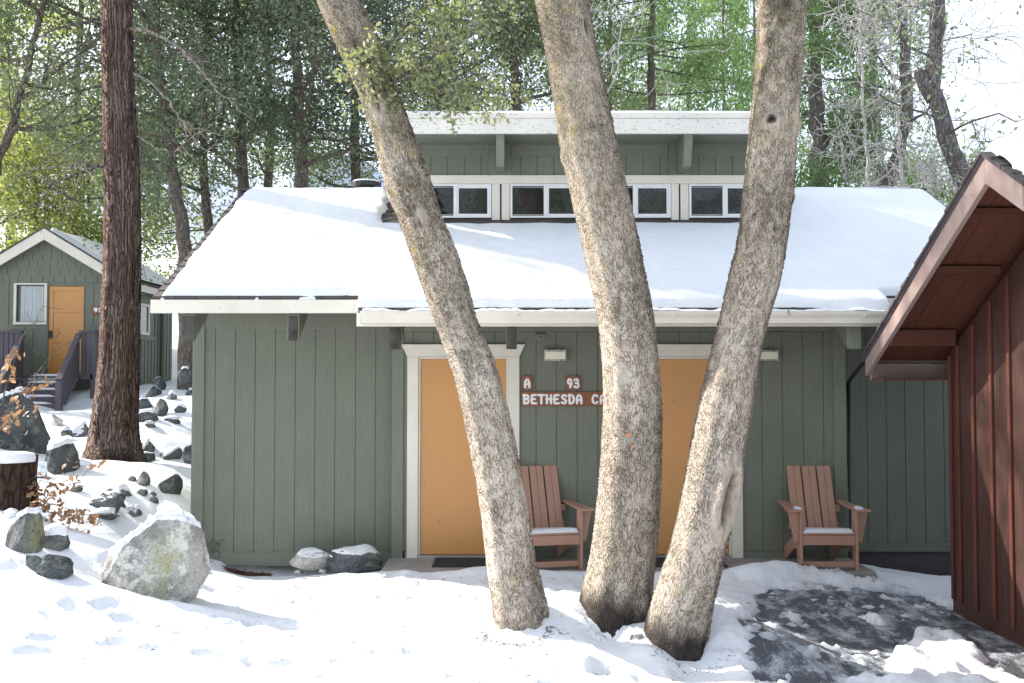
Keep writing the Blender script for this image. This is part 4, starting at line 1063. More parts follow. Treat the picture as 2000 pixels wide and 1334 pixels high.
# door with raised panels
def f(mb):
    mb.box(dx0+.01, dx1-.01, Y9+.03, Y9+.06, fz+.02, dz9-.01); w_ = dx1-dx0; H = dz9-fz
    def rails(a, b, c, d): mb.box(a, b, Y9+.012, Y9+.029, c, d)
    rails(dx0+.011, dx0+.11, fz+.021, dz9-.011); rails(dx1-.11, dx1-.011, fz+.021, dz9-.011)
    for fr in (.02, .36, .70, .945): rails(dx0+.111, dx1-.111, fz+H*fr, fz+H*fr+.09)
d9 = p9('door', M['door'], f, .003)
mb = MB(); mb.box(dx0+.02, dx0+.10, Y9-.02, Y9+.01, fz+.85, fz+1.02); mb.build('lock', M['dark'], d9)
def f(mb):
    mb.box(dx0-.0, dx0+.009, Y9-.02, Y9+.06, fz, dz9); mb.box(dx1-.009, dx1+.0, Y9-.02, Y9+.06, fz, dz9)
p9('door_frame', M['green_trim'], f)
def f(mb):
    t_ = .06
    mb.box(wnx0-t_, wnx1+t_, Y9-.03, Y9-.002, wz1, wz1+t_*.6); mb.box(wnx0-t_, wnx1+t_, Y9-.04, Y9-.002, wz0-t_, wz0); mb.box(wnx0-t_, wnx0, Y9-.03, Y9-.002, wz0, wz1); mb.box(wnx1, wnx1+t_, Y9-.03, Y9-.002, wz0, wz1)
w9 = p9('window', M['cream'], f, .003)
mb = MB(); mb.box(wnx0, wnx1, Y9+.02, Y9+.024, wz0, wz1); mb.build('pane', M['glassc'], w9)
mb = MB(); xs = np.linspace(wnx0+.06, wnx1-.02, 90); yy = Y9+.06+.022*np.sin(np.arange(90)*.75)+.01*np.sin(np.arange(90)*.31); zt_ = wz1-.03
V = [(x, y+(0), z) for z in np.linspace(wz0+.02, zt_, 6) for x, y in zip(xs, yy)]
mb.add(V, [(i*90+j, i*90+j+1, (i+1)*90+j+1, (i+1)*90+j) for i in range(5) for j in range(89)]); mb.build('curtain', M['curtain'], w9, True)
mb = MB(); mb.box(wnx0, wnx1, Y9+.10, Y9+.12, wz0, wz1); mb.build('backing', M['dark'], w9)
# side window, screened
def f(mb):
    x = wx1+.003; y0, y1 = Y9+.35, Y9+1.55; z0, z1 = 2.87, 3.62
    for (a, b, c, d) in ((y0, y1, z1-.06, z1), (y0, y1, z0, z0+.06), (y0, y0+.06, z0+.06, z1-.06), (y1-.06, y1, z0+.06, z1-.06), ((y0+y1)/2-.03, (y0+y1)/2+.03, z0+.06, z1-.06)): mb.box(x, x+.04, a, b, c, d)
ws = p9('window', M['cream'], f); mb = MB(); mb.box(wx1+.004, wx1+.012, Y9+.41, Y9+1.49, 2.93, 3.56); mb.build('pane', M['glass'], ws)
p9('downspout', M['green_trim'], lambda m: m.tube([(wx1+.08, Y9+2.4, 4.0), (wx1+.08, Y9+2.4, 1.5)], .05, 8))
p9('skirt_post', M['dark'], lambda m: [m.box(x, x+.12, Y9+.02, Y9+.14, 1.0, zb9) for x in (wx0, RXc, wx1-.25)]+[m.box(wx1-.2, wx1-.08, Y9+k, Y9+k+.12, 1.0, zb9) for k in (1.5, 2.9)])
# stairs and porch rails
st = empty('porch_stairs', (P(130,740,21.5).x, 21.5, 1.1)); tag(st, 'dark purple grey porch stairs with closed plank railings below the small cabin', 'stairs'); SO = Vector(st.location)
def ps(name, mat, fn, bev=.004, smooth=False):
    mb = MB(); fn(mb); o = mb.build(name, mat, st, smooth); o.location = -SO
    if bev: bevel(o, bev)
    return o
sx0, sx1 = PX(5, 21.05)+.06, PX(119, 21.05)-.06; pdz = fz-.03; YP0 = Y9-1.0; YB = 21.1; nst = 4
ps('deck', M['stair'], lambda m: [m.box(PX(40,Y9), PX(183,Y9), YP0+k*.15, YP0+k*.15+.14, pdz-.04, pdz) for k in range(7)])
zbot = 1.12
for k in range(nst):
    z = pdz-(k+1)*(pdz-zbot)/(nst+1); y = YP0-(k+1)*.20
    ps('tread', M['stair'], lambda m: m.box(sx0+.01, sx1-.01, y, y+.20, z-.15, z))
    ps('tread_snow', M['snow'], lambda m: m.tube([(sx0+.05, y+.10, z-.03), (sx0+.2, y+.10, z-.015), (sx1-.35, y+.10, z-.012), (sx1-.05, y+.10, z-.04)], [.03, .065, .06, .02], 10), None, True)
ps('deck_snow', M['snow'], lambda m: m.tube([(sx0+.02, YP0+.12, pdz-.05), (sx0+.2, YP0+.12, pdz-.03), (sx1-.2, YP0+.12, pdz-.03), (sx1, YP0+.12, pdz-.06)], [.04, .08, .08, .04], 10), None, True)
for xr in (sx0-.06, sx1+.06):
    def f(mb):
        # slanting rail with vertical planks
        y0, y1 = YB-.1, YP0; zt0_, zt1_ = PZ(742, YB-.1), pdz+.93
        mb.bar((xr, y0-.05, zt0_), (xr, y1, zt1_), .13, .05)
        n = 7
        for k in range(n):
            y = y0+(y1-y0)*k/n; z = zt0_+(zt1_-zt0_)*k/n; zz = zbot-.05+(pdz-zbot)*k/n-.05
            mb.box(xr-.02, xr+.02, y+.01, y+.13, zz+.12, z-.03)
        mb.box(xr-.06, xr+.06, y0-.08, y0+.04, zbot-.3, zt0_-.02)
    ps('railing', M['stair'], f)
def rail_box(xa, xb):
    def f(mb):
        zt = pdz+.95; mb.box(xa-.05, xb+.05, YP0-.06, YP0+.05, zt, zt+.05)
        x = xa
        while x < xb: mb.box(x, min(x+.10, xb), YP0-.03, YP0+.0, pdz+.06, zt-.001); x += .112
        mb.box(xb-.05, xb+.05, YP0-.04, YP0+.06, 1.1, zt-.001); mb.box(xa, xb, YP0-.04, YP0-.031, pdz-.08, pdz+.05)
        xo = xb if xa > -10 else xa
        y = YP0+.07
        while y < Y9-.05: mb.box(xo-.02, xo+.02, y, y+.10, pdz+.06, zt-.001); y += .112
        mb.box(xo-.05, xo+.05, YP0+.051, Y9-.03, zt, zt+.05)
    ps('railing', M['stair'], f)
rail_box(sx1+.12, PX(182, YP0)); rail_box(PX(-22, YP0), sx0-.12)
sign(178, 206, 598, 613, '92', 'small brown sign with white number 92 right of the far orange door', 183, 200.5, 600.5, 610.5, Yw=Y9-.02, r=.017)

# ---------------------------------------------------------------- rocks
def ico(sub=4):
    bm = bmesh.new(); bmesh.ops.create_icosphere(bm, subdivisions=sub, radius=1.0)
    v = np.array([x.co[:] for x in bm.verts]); f_ = np.array([[q.index for q in p.verts] for p in bm.faces]); bm.free(); return v, f_
ICO = {k: ico(k) for k in (3, 4, 5, 6)}
def rock(name, c, size, seed, mat, lab, cat='rock', group=None, sub=4, planes=None, cap=0, rz_=None, dome=False, moss=None, capth=.05, capthr=.55, rough=.06):
    v, fc = ICO[sub]; v = v.copy(); rg = np.random.RandomState(seed)
    n = 13
    if planes is None:
        planes = []
        for k in range(n):
            d = rg.normal(size=3); d /= np.linalg.norm(d); planes.append((d, rg.uniform(.45, .85)))
    if dome: planes = [(d, .55+off*.5) for d, off in planes[:7]]
    for d, off in planes:
        d = np.array(d, float); d /= np.linalg.norm(d); q = v@d-off; v -= np.clip(q, 0, None)[:, None]*d*.93
    nn = fbm(v[:, 0]*2+seed, v[:, 1]*2, v[:, 2]*2, oct=4, seed=seed, gain=.55)
    v *= (1+rough*2.2*nn)[:, None]
    v = v*np.array(size)
    a = rg.uniform(0, 6.28) if rz_ is None else rz_
    ca, sa = math.cos(a), math.sin(a); v = v@np.array([[ca, sa, 0], [-sa, ca, 0], [0, 0, 1]])
    at = {}
    if moss is not None: at['moss'] = moss(v)
    else: at['moss'] = np.full(len(v), .0)
    root = None
    if cap:
        root = empty(name, c); tag(root, lab, cat, group)
        mb = MB(); mb.add(v, fc, **at); mb.build('stone', mat, root, True)
        # snow cap: shell that swells where the stone faces up
        tri = v[fc]; fn = np.cross(tri[:, 1]-tri[:, 0], tri[:, 2]-tri[:, 0]); vn = np.zeros_like(v)
        for k in range(3): np.add.at(vn, fc[:, k], fn)
        vn /= np.linalg.norm(vn, axis=1, keepdims=True)+1e-12
        up = vn[:, 2]+.18*fbm(v[:, 0]*9, v[:, 1]*9, v[:, 2]*9, seed=seed+3)
        # smooth the mask a little
        m_ = sstep(up, capthr, capthr+.3)
        off = -.012+(capth+.012)*m_*cap
        vv = v+vn*off[:, None]*.35+np.array([0, 0, 1.])*off[:, None]*.65
        keep = (m_[fc] > .001).any(axis=1)
        mb = MB(); mb.add(vv, fc[keep], thin=np.zeros(len(v))); mb.build('snow_cap', M['snow'], root, True)
        return root
    mb = MB(); mb.add(v, fc, **at); o = mb.build(name, mat, None, True); o.location = c; tag(o, lab, cat, group)
    return o
def seat(px, py, y0=4.5, y1=40):
    ys = np.arange(y0, y1, .04); pts = np.array([tuple(P(px, py, y)) for y in ys]); zz = snow_top(pts[:, 0][:, None], pts[:, 1][:, None])[:, 0]
    k = np.nonzero(pts[:, 2] < zz)[0]
    return float(ys[k[0]]) if len(k) else None
# the large boulder: planes give it a leaning, pointed profile
bc = P(298, 1108, 7.75)
rock('boulder', bc, (.44, .40, .46), 11, M['gr_l'], 'large pale granite boulder with lichen and a snowy top beside the green wall corner', 'boulder', None, 6,
     planes=[((-.60,-.18,.78), .60), ((-1,-.1,.1),.80), ((-.85,-.45,.35),.72), ((.97,-.1,.22), .80), ((.25,-.90,.30), .60), ((-.3,-.9,-.35), .72), ((.15,-.1,1), .90), ((.85,.1,-.52), .84), ((-.50,-.05,-.86), .66), ((0,1,.1), .8), ((-.97,0,-.2), .86), ((.6,-.75,.5),.84)],
     cap=1, rz_=0, moss=lambda v: np.exp(-((v[:, 0]-.17)/.13)**2-((v[:, 2]-.03)/.20)**2)*.65, capth=.045, capthr=.60, rough=.075)
RK = [ # px, py(centre), Y, half sizes px (w,h), material, cap, label, seed
 (38, 822, 11.9, 72, 68, 'gr_d', 1, 'huge dark mossy boulder at the left edge below the porch stairs', 3),
 (122, 897, 11.3, 46, 36, 'gr_d', 1, 'squat dark boulder with snow on top, right of the huge dark one', 5),
 (50, 1045, 8.3, 36, 48, 'gr_m', .9, 'upright grey rock with yellow moss buried in snow near the left edge', 7),
 (108, 1062, 8.0, 26, 22, 'gr_m', 1, 'snow covered rock hump between the upright rock and the large boulder', 8),
 (105, 1108, 7.5, 36, 24, 'gr_d', 0, 'pointed dark stone in the left foreground snow', 9),
 (64, 1100, 7.55, 18, 18, 'gr_d', 0, 'smaller dark stone touching the pointed dark stone', 10),
 (78, 922, 10.6, 18, 16, 'gr_m', .8, 'small rock with a snow top in front of the squat dark boulder', 12),
 (112, 822, 14.8, 16, 14, 'gr_l', 0, 'pale round stone right of the stair foot', 13),
 (132, 850, 14.0, 12, 13, 'gr_d', .6, 'small dark stone beneath the pale round stone', 14),
 (162, 842, 14.6, 20, 13, 'gr_m', .8, 'flat grey stone left of the cedar trunk', 15),
 (288, 876, 13.6, 19, 13, 'gr_m', .7, 'grey stone right behind the cedar foot', 16),
 (290, 893, 13.0, 15, 12, 'gr_d', .3, 'dark stone touching the cedar foot on the right', 17),
 (331, 884, 13.4, 26, 15, 'gr_m', .4, 'lichened oval rock between cedar and cabin corner', 18),
 (371, 890, 12.6, 12, 22, 'gr_m', .3, 'tall grey rock half behind the cabin corner', 19),
 (280, 938, 11.8, 14, 15, 'gr_m', 0, 'grey upright stone below the cedar on the slope', 20),
 (277, 960, 11.4, 14, 8, 'gr_m', 0, 'flat grey stone under the upright one on the slope', 21),
 (328, 947, 11.5, 25, 23, 'gr_d', .4, 'black angular rock left of the cabin corner', 22),
 (301, 979, 11.0, 8, 8, 'gr_d', 0, 'little dark stone lowest on the slope by the cabin', 23),
 (258, 936, 12.0, 9, 6, 'gr_m', 0, 'little flat stone just below the cedar roots', 24),
 (314, 800, 16.8, 17, 17, 'gr_d', 0, 'pointed dark rock on the slope below the small cabin skirt', 25),
 (292, 816, 16.3, 22, 11, 'gr_d', .8, 'low dark rock on the slope beside the pointed one', 26),
 (283, 790, 17.5, 18, 11, 'gr_d', .6, 'dark rock right behind the cedar trunk at mid slope', 27),
 (338, 822, 15.8, 16, 6, 'gr_d', .7, 'flat dark stone poking from slope snow at mid height', 28),
 (311, 748, 21.0, 14, 20, 'gr_d', .3, 'tall dark rock under the corner of the small cabin', 29),
 (364, 735, 20.5, 16, 15, 'gr_d', .7, 'dark rock high on the slope beside the cabin wall', 30),
 (358, 748, 19.8, 10, 8, 'gr_d', .7, 'small dark rock under the one high on the slope', 31),
 (370, 765, 19.0, 8, 8, 'gr_d', .4, 'small dark rock at the wall edge high on the slope', 32),
 (365, 712, 25.0, 9, 8, 'gr_m', .8, 'grey rock far up by the picket fence', 33),
 (300, 765, 19.4, 14, 14, 'gr_d', .6, 'dark rock beneath the small cabin window', 34),
 (205, 980, 10.7, 38, 24, 'gr_d', .55, 'broad low black rock breaking through snow behind the dead leaf twigs', 35),
 (205, 1006, 10.2, 32, 12, 'gr_d', .7, 'low black rock in front of the broad one', 36),
 (262, 1000, 10.4, 16, 9, 'gr_m', .8, 'flat snowy stone behind the large boulder', 37),
 (240, 962, 11.0, 14, 10, 'gr_m', .8, 'snow dusted stone at the foot of the cedar mound', 38),
 (610, 1088, 9.95, 34, 15, 'gr_l', .35, 'low grey rock against the green wall, left of its neighbour', 39),
 (693, 1090, 9.85, 42, 22, 'gr_m', .5, 'larger domed grey rock against the green wall', 40),
 (725, 1104, 9.6, 24, 8, 'gr_d', 0, 'flat dark stone in front of the domed grey rock', 41),
 (584, 1117, 9.5, 10, 4, 'gr_d', 0, 'tiny flat stone in the snow before the green wall', 42),
 (633, 1114, 9.5, 12, 4, 'gr_d', 0, 'tiny sliver of stone between the wall rocks and the snow', 43),
 (150, 955, 10.9, 12, 8, 'gr_d', .5, 'small black stone between the dry leaf twigs and the cedar', 51), (236, 985, 10.6, 10, 7, 'gr_d', .7, 'small black stone right of the broad black rock', 52), (300, 965, 11.1, 7, 5, 'gr_m', 0, 'pebble sized grey stone above the lowest slope stone', 53), (345, 960, 11.2, 9, 6, 'gr_d', .5, 'small stone in front of the black angular rock', 54), (295, 830, 15.3, 12, 6, 'gr_m', .8, 'snow dusted stone below the low dark rock', 55), (350, 800, 16.6, 12, 7, 'gr_d', .8, 'dark stone beside the cabin wall at mid slope', 56), (335, 775, 18.2, 11, 7, 'gr_m', .8, 'snow dusted stone high on the slope', 57), (22, 1008, 8.9, 14, 7, 'gr_m', .8, 'snowy stone at the stump foot', 58),
 (1245, 1246, 6.5, 15, 11, 'gr_d', .0, 'small dark stone in the snow between the middle and right trunks', 44),
]
for (px, py, Y, hw_, hh_, mt, cap, lab, sd) in RK:
    Yh = seat(px, py+hh_*.72)
    if Yh and abs(Yh-Y) < 5 and not 500 < px < 800: Y = Yh+hw_*Yh/F*.35
    c = P(px, py, Y); s_ = Y/F
    # keep seated: lower the rock until it meets the snow
    sub = 5 if hw_ > 30 else 4
    rock('boulder' if hw_ > 40 else 'rock', c-Vector((0,0,hh_*s_*.25)), (hw_*s_*1.25, hw_*s_*.95, hh_*s_*1.45), sd, M[mt], lab, 'boulder' if hw_ > 40 else 'rock', 'rocks on the snowy slope' if px < 400 else None, sub, cap=cap, dome=sd in (39, 40), capth=.028 if sd in (39, 40) else .05, capthr=.62 if mt == 'gr_d' else .5,
         moss=(lambda v: sstep(v[:, 0], .0, .1)*.45) if sd == 7 else None)

# rotten stump
def stump():
    Ys = (seat(18, 1000) or 9.4)+.2; c = P(20, 968, Ys); r = empty('tree_stump', c); tag(r, 'dark rotten tree stump capped with snow at the left edge', 'stump')
    n, k = 14, 48; V = []
    for i in range(n):
        z = -.28+.62*i/(n-1)
        for j in range(k):
            a = j*2*math.pi/k; rr = .19*(1+.10*math.sin(3*a+1)+.06*math.sin(7*a))+.05*(1-i/(n-1))**2
            rr *= 1+.07*float(vnoise(np.array([a*4.]), np.array([z*2.5]), seed=7)[0]); V.append((rr*math.cos(a), rr*math.sin(a), z+.03*math.sin(2*a)*(i/(n-1))))
    fc = [(i*k+j, i*k+(j+1) % k, (i+1)*k+(j+1) % k, (i+1)*k+j) for i in range(n-1) for j in range(k)]
    mb = MB(); mb.add(V, fc+[tuple(range((n-1)*k, n*k))]); mb.build('wood', M['rot'], r, True)
    mb = MB(); mb.tube([(0,0,.30),(0,0,.34),(0,0,.37),(0,0,.385),(0,0,.39)], [.21,.215,.19,.12,.02], 32); mb.build('snow_cap', M['snow'], r, True)
stump()

# ---------------------------------------------------------------- trees
def frame_trunk(trace, Y, lean=lambda s: 0.0, below=.35, above=None, ds=.012, K=220, bumps=(), seed=0, flute=0.0, fluteh=.9, mossf=None, darkbase=0.0, rad_mul=1.0, basedark_h=.12):
    """trace: (py, L, R) down the picture; returns mesh arrays (verts, faces, attrs) of one continuous trunk"""
    tr = sorted(trace, key=lambda t: -t[0])
    c = []; r = []
    for (y, L, Rr) in tr:
        c.append(P((L+Rr)/2, y, Y)); r.append((Rr-L)/2*Y/F)
    c = np.array([tuple(q) for q in c]); r = np.array(r)
    d = np.gradient(c, axis=0); d /= np.linalg.norm(d, axis=1, keepdims=True); r = r*np.clip(np.abs(d[:, 2]), .6, 1)*rad_mul
    if below: c = np.vstack([c[0]-d[0]*below*np.array([.3,1,1]), c]); r = np.concatenate([[r[0]*1.4], r])
    if above is not None:
        for (dx, dy, dz, rf) in above: c = np.vstack([c, c[-1]+np.array([dx, dy, dz])]); r = np.concatenate([r, [r[-1]*rf]])
    s = np.concatenate([[0], np.cumsum(np.linalg.norm(np.diff(c, axis=0), axis=1))])
    S_ = np.arange(0, s[-1], ds); C = np.stack([np.interp(S_, s, c[:, k]) for k in range(3)], 1); Rr = np.interp(S_, s, r)
    ker = np.hanning(int(.34/ds)|1); ker /= ker.sum(); h = len(ker)//2
    def sm(a): return np.convolve(np.concatenate([2*a[0]-a[1:h+1][::-1], a, 2*a[-1]-a[-h-1:-1][::-1]]), ker, 'valid')
    C = np.stack([sm(C[:, k]) for k in range(3)], 1); Rr = sm(Rr)
    T = np.gradient(C, axis=0); T /= np.linalg.norm(T, axis=1, keepdims=True)
    front = np.tile(np.array([0., -1., 0]), (len(S_), 1)); front -= (front*T).sum(1, keepdims=True)*T; front /= np.linalg.norm(front, axis=1, keepdims=True)
    side = np.cross(front, T); side /= np.linalg.norm(side, axis=1, keepdims=True)
    side *= np.sign((side*np.array([1, 0, 0])).sum(1))[:, None]
    th = np.arange(K)*2*math.pi/K; CT_, ST_ = np.cos(th), np.sin(th)
    TH, SS = np.meshgrid(th, S_); RR = np.repeat(Rr[:, None], K, 1)
    cx_, cy_ = np.cos(TH), np.sin(TH)
    g = 1+.035*fbm(cx_*1.5+seed, cy_*1.5, SS*1.6, seed=seed)+.018*fbm(cx_*4+seed, cy_*4, SS*6, seed=seed+2)
    if flute:
        hgt = np.clip(1-(SS-below)/fluteh, 0, 1)
        g += flute*hgt**2*(np.sin(TH*5+1.3+seed)*.5+np.sin(TH*8+.3)*.35)+.02*np.sin(TH*9+SS*.5)
    scar = np.zeros_like(g); dark = np.zeros_like(g)
    for b in bumps:
        kind, px, py, hwid, hhgt, amp = b[:6]
        # nearest station in pictured height
        zc = P(px, py, Y); i = np.argmin(np.abs(C[:, 2]-zc.z)+0*C[:, 0]); u = (zc.x-C[i, 0])/max(1e-4, Rr[i]*1.0); u = np.clip(u, -.98, .98); t0 = math.acos(u); s0 = S_[i]
        w_m = hwid*Y/F; h_m = hhgt*Y/F
        du = (((TH-t0+math.pi) % (2*math.pi))-math.pi)*RR/w_m; dv = (SS-s0)/h_m
        tilt = b[6] if len(b) > 6 else 0
        du = du-tilt*dv
        q = np.sqrt(du**2+dv**2)
        if kind == 'bump': g += amp/RR*np.exp(-q**2)
        elif kind == 'knot':
            g += amp/RR*(np.exp(-((q-.75)/.4)**2)-.9*np.exp(-(q/.38)**2)); scar = np.maximum(scar, np.exp(-(q/.8)**4)*.45); dark = np.maximum(dark, .7*np.exp(-((q-.25*np.sin(3*TH*8))/.36)**2))
        elif kind == 'scar':
            rim = np.exp(-((q-.62)/.30)**2); g += amp/RR*(rim-.55*np.exp(-(q/.5)**2)); scar = np.maximum(scar, .9*(1-sstep(q+.35*fbm(cx_*9, cy_*9, SS*9, seed=4), .75, 1.05)))
            sl = np.exp(-((du)/.19)**2)*(1-sstep(np.abs(dv), .35, .6)); g -= 1.6*amp/RR*sl; dark = np.maximum(dark, sl)
        elif kind == 'smooth': scar = np.maximum(scar, (1-sstep(q, .7, 1.1))*.9); g += amp/RR*np.exp(-q**2)
        elif kind == 'dark': dark = np.maximum(dark, np.exp(-q**2)*amp)
    if darkbase:
        hb = SS-below+.10*fbm(cx_*3, cy_*3, SS*5, seed=seed+8)
        dark = np.maximum(dark, darkbase*(1-sstep(hb/(1+.7*fbm(cx_*1.2, cy_*1.2, SS*0, seed=seed+9)), basedark_h*.35, basedark_h)))
    V = C[:, None, :]+(RR*g)[:, :, None]*(cx_[:, :, None]*side[:, None, :]+cy_[:, :, None]*front[:, None, :])
    n = len(S_); i = np.arange(n-1)[:, None]*K; j = np.arange(K)[None, :]; jn = (j+1) % K
    fc = np.stack([i+j, i+jn, i+K+jn, i+K+j], -1).reshape(-1, 4)
    bcv = np.stack([RR*cx_, RR*cy_, SS+seed*3.1], -1).reshape(-1, 3)
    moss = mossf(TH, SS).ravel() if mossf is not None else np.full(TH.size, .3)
    algae_shade = (sstep(SS, 1.6, 4.6)*.75+.25*sstep(fbm(cx_*1.5, cy_*1.5, SS*.9, seed=seed+40), .0, .5)).ravel()  # darkens with height: crown shade painted in, plus patchy algae
    return V.reshape(-1, 3), fc, dict(algae_shade=algae_shade, bc=bcv, scar=scar.ravel(), dark=dark.ravel(), moss=moss), C, Rr, T

def grow(rg, p, d, L, r, lev, maxl, tubes, nodes, wig=.22, up=.02, nch=(4, 6), spread=(.6, 1.1), lf=.58, segs=6, minlev=1):
    p = np.array(p, float); d = np.array(d, float); d /= np.linalg.norm(d); pts = [p.copy()]; dirs = [d.copy()]
    for i in range(segs):
        d = d+rg.normal(size=3)*wig*.6; d[2] += up; d /= np.linalg.norm(d); p = p+d*L/segs; pts.append(p.copy()); dirs.append(d.copy())
    tubes.append((np.array(pts), np.linspace(r, r*.35, segs+1), lev))
    if lev >= minlev: nodes += [(q, lev) for q in pts[2:]]
    if lev < maxl:
        for k in range(rg.randint(nch[0], nch[1]+1)):
            i = rg.randint(max(1, segs//3), segs+1)
            a = rg.uniform(*spread); ax = np.cross(dirs[i], rg.normal(size=3)); ax /= np.linalg.norm(ax)+1e-9
            nd = dirs[i]*math.cos(a)+ax*math.sin(a)
            grow(rg, pts[i], nd, L*lf*rg.uniform(.75, 1.2), r*(1-.65*i/segs)*.6, lev+1, maxl, tubes, nodes, wig, up, nch, spread, lf, max(3, segs-1), minlev)
def leaves(rg, centers, n, spread, size, aspect=1.7, hexa=False, flat=.0, droop=0.0):
    idx = rg.randint(0, len(centers), n); c = centers[idx]+rg.normal(size=(n, 3))*spread
    nrm = rg.normal(size=(n, 3)); nrm[:, 2] += flat; nrm /= np.linalg.norm(nrm, axis=1, keepdims=True)
    a = np.cross(nrm, rg.normal(size=(n, 3))); a[:, 2] -= droop; a /= np.linalg.norm(a, axis=1, keepdims=True)+1e-9
    b = np.cross(nrm, a); b /= np.linalg.norm(b, axis=1, keepdims=True)+1e-9
    s = (size*rg.uniform(.6, 1.3, n))[:, None]
    if hexa:
        prof = [(-1, 0), (-.45, .42), (-.1, .30), (.25, .50), (.6, .28), (1, 0), (.6, -.28), (.25, -.5), (-.1, -.3), (-.45, -.42)]
        vs = [c+a*s*x+b*s*y*1.1+nrm*s*(.18*x*x) for x, y in prof]; k = len(prof)
    else:
        vs = [c-a*s, c+b*s/aspect, c+a*s+nrm*s*.15, c-b*s/aspect]; k = 4
    V = np.stack(vs, 1).reshape(-1, 3); f_ = np.arange(n*k).reshape(n, k)
    cl = rg.uniform(0, 1, len(centers)); t = np.clip(.55*cl[idx]+.45*rg.uniform(0, 1, n), 0, 1)**1.3
    return V, f_, np.repeat(t, k)
def make_tree(name, lab, cat, path, rads, crown, seed, barkm, leafm, nleaf, lsize, group=None, nprim=12, L=3.0, r0=.06, zstart=.25, maxl=3, up=.02, spread=.22, aspect=1.7, droop=0, wig=.22, flat=0., nch=(3,5), dirf=None, hexa=False, lf=.58, k=10, minlev=1):
    """one tree: trunk mesh (with limbs) and crown mesh of leaf faces"""
    rg = np.random.RandomState(seed); path = np.array([tuple(q) for q in path]); base = Vector(path[0]); root = empty(name, base); tag(root, lab, cat, group)
    s = np.concatenate([[0], np.cumsum(np.linalg.norm(np.diff(path, axis=0), axis=1))]); n = 40; S_ = np.linspace(0, s[-1], n)
    C = np.stack([np.interp(S_, s, path[:, q]) for q in range(3)], 1); Rr = np.interp(S_, s, rads)
    for q in range(3):
        ker = np.array([1, 2, 3, 2, 1])/9.; C[2:-2, q] = np.convolve(C[:, q], ker, 'valid')
    C[1:-1] += rg.normal(size=(n-2, 3))*np.array([.02, .02, 0])
    b = np.array(base); mb = MB(); mb.tube(C-b, Rr*(1+.12*rg.normal(size=n)*.5), k)
    tubes = []; nodes = []
    for q in range(nprim):
        f_ = zstart+(1-zstart)*(q+rg.uniform(0, 1))/nprim; i = min(n-1, int(f_*(n-1))); a = rg.uniform(0, 6.283); el = rg.uniform(-.1, .55) if dirf is None else dirf(rg, f_)
        d = np.array([math.cos(a)*math.cos(el), math.sin(a)*math.cos(el), math.sin(el)])
        Lq = L*rg.uniform(.7, 1.15)*(crown(f_) if crown else 1)
        grow(rg, C[i], d, Lq, min(r0, Rr[i]*.7)*(.6+.4*Lq/L), 1, maxl, tubes, nodes, wig=wig, up=up, nch=nch, lf=lf, minlev=minlev)
    for pts, rr, lev in tubes: mb.tube(pts-b, np.maximum(rr, .006), 6 if lev < 2 else 4, cap=False)
    mb.build('trunk', barkm, root, True)
    if nleaf:
        cen = np.array([q for q, l in nodes if l >= 2] or [q for q, l in nodes])-b
        V, fc, t = leaves(rg, cen, nleaf, spread, lsize, aspect, hexa=hexa, flat=flat, droop=droop)
        m2 = MB(); m2.add(V, fc, tint=t); m2.build('crown', leafm, root)
    return root

# --- three oaks in front
def oak(trace, Y, lab, seed, bumps, above, mossf, crown_n, crownpts, darkbase=.7, bd=.12):
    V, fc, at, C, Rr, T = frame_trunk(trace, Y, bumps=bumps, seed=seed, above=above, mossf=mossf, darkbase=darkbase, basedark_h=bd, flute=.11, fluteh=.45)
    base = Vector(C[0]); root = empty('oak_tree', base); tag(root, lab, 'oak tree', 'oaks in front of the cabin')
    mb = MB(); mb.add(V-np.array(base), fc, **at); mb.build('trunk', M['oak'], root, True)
    return root, base, C, Rr
T1 = [(0,619,701),(50,640,727),(100,665,750),(150,688,769),(200,708,786),(250,725,802),(300,737,821),(360,752,842),(430,780,864),(500,804,892),(550,823,911),(637,853,933),(724,886,970),(811,906,993),(898,924,1011),(985,940,1026),(1072,951,1040),(1130,955,1051),(1165,959,1063),(1200,964,1069),(1240,966,1072)]
T2 = [(0,1046,1147),(100,1067,1166),(200,1082,1188),(300,1097,1207),(350,1110,1219),(400,1120,1230),(450,1132,1242),(500,1143,1254),(600,1165,1272),(650,1172,1279),(700,1177,1282),(800,1180,1291),(900,1174,1290),(1000,1165,1285),(1060,1158,1280),(1100,1153,1277),(1130,1147,1274),(1160,1138,1272),(1210,1132,1276)]
T3 = [(0,1482,1573),(100,1479,1568),(200,1472,1560),(300,1461,1552),(370,1456,1549),(400,1452,1544),(500,1437,1531),(550,1421,1520),(600,1412,1504),(650,1400,1492),(700,1387,1480),(800,1363,1467),(850,1355,1458),(880,1348,1452),(950,1337,1445),(1000,1326,1433),(1050,1315,1421),(1100,1302,1411),(1150,1285,1398),(1190,1272,1390),(1230,1262,1382),(1275,1256,1374)]
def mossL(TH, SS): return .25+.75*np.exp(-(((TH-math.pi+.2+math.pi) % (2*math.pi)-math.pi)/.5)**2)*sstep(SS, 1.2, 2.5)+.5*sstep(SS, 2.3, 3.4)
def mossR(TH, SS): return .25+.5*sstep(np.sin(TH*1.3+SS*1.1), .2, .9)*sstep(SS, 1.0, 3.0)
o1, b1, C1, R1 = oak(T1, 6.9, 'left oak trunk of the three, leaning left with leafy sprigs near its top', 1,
    [('scar',738,195,17,62,.016,-.25), ('knot',822,440,20,22,.012), ('bump',760,285,30,20,.016), ('smooth',826,430,12,20,.0), ('bump',748,370,22,20,.012)], [(-.35,.0,.9,.92), (-.3,.1,1.2,.85), (-.1,.2,1.4,.7)], mossL, 0, None, .85, .06)
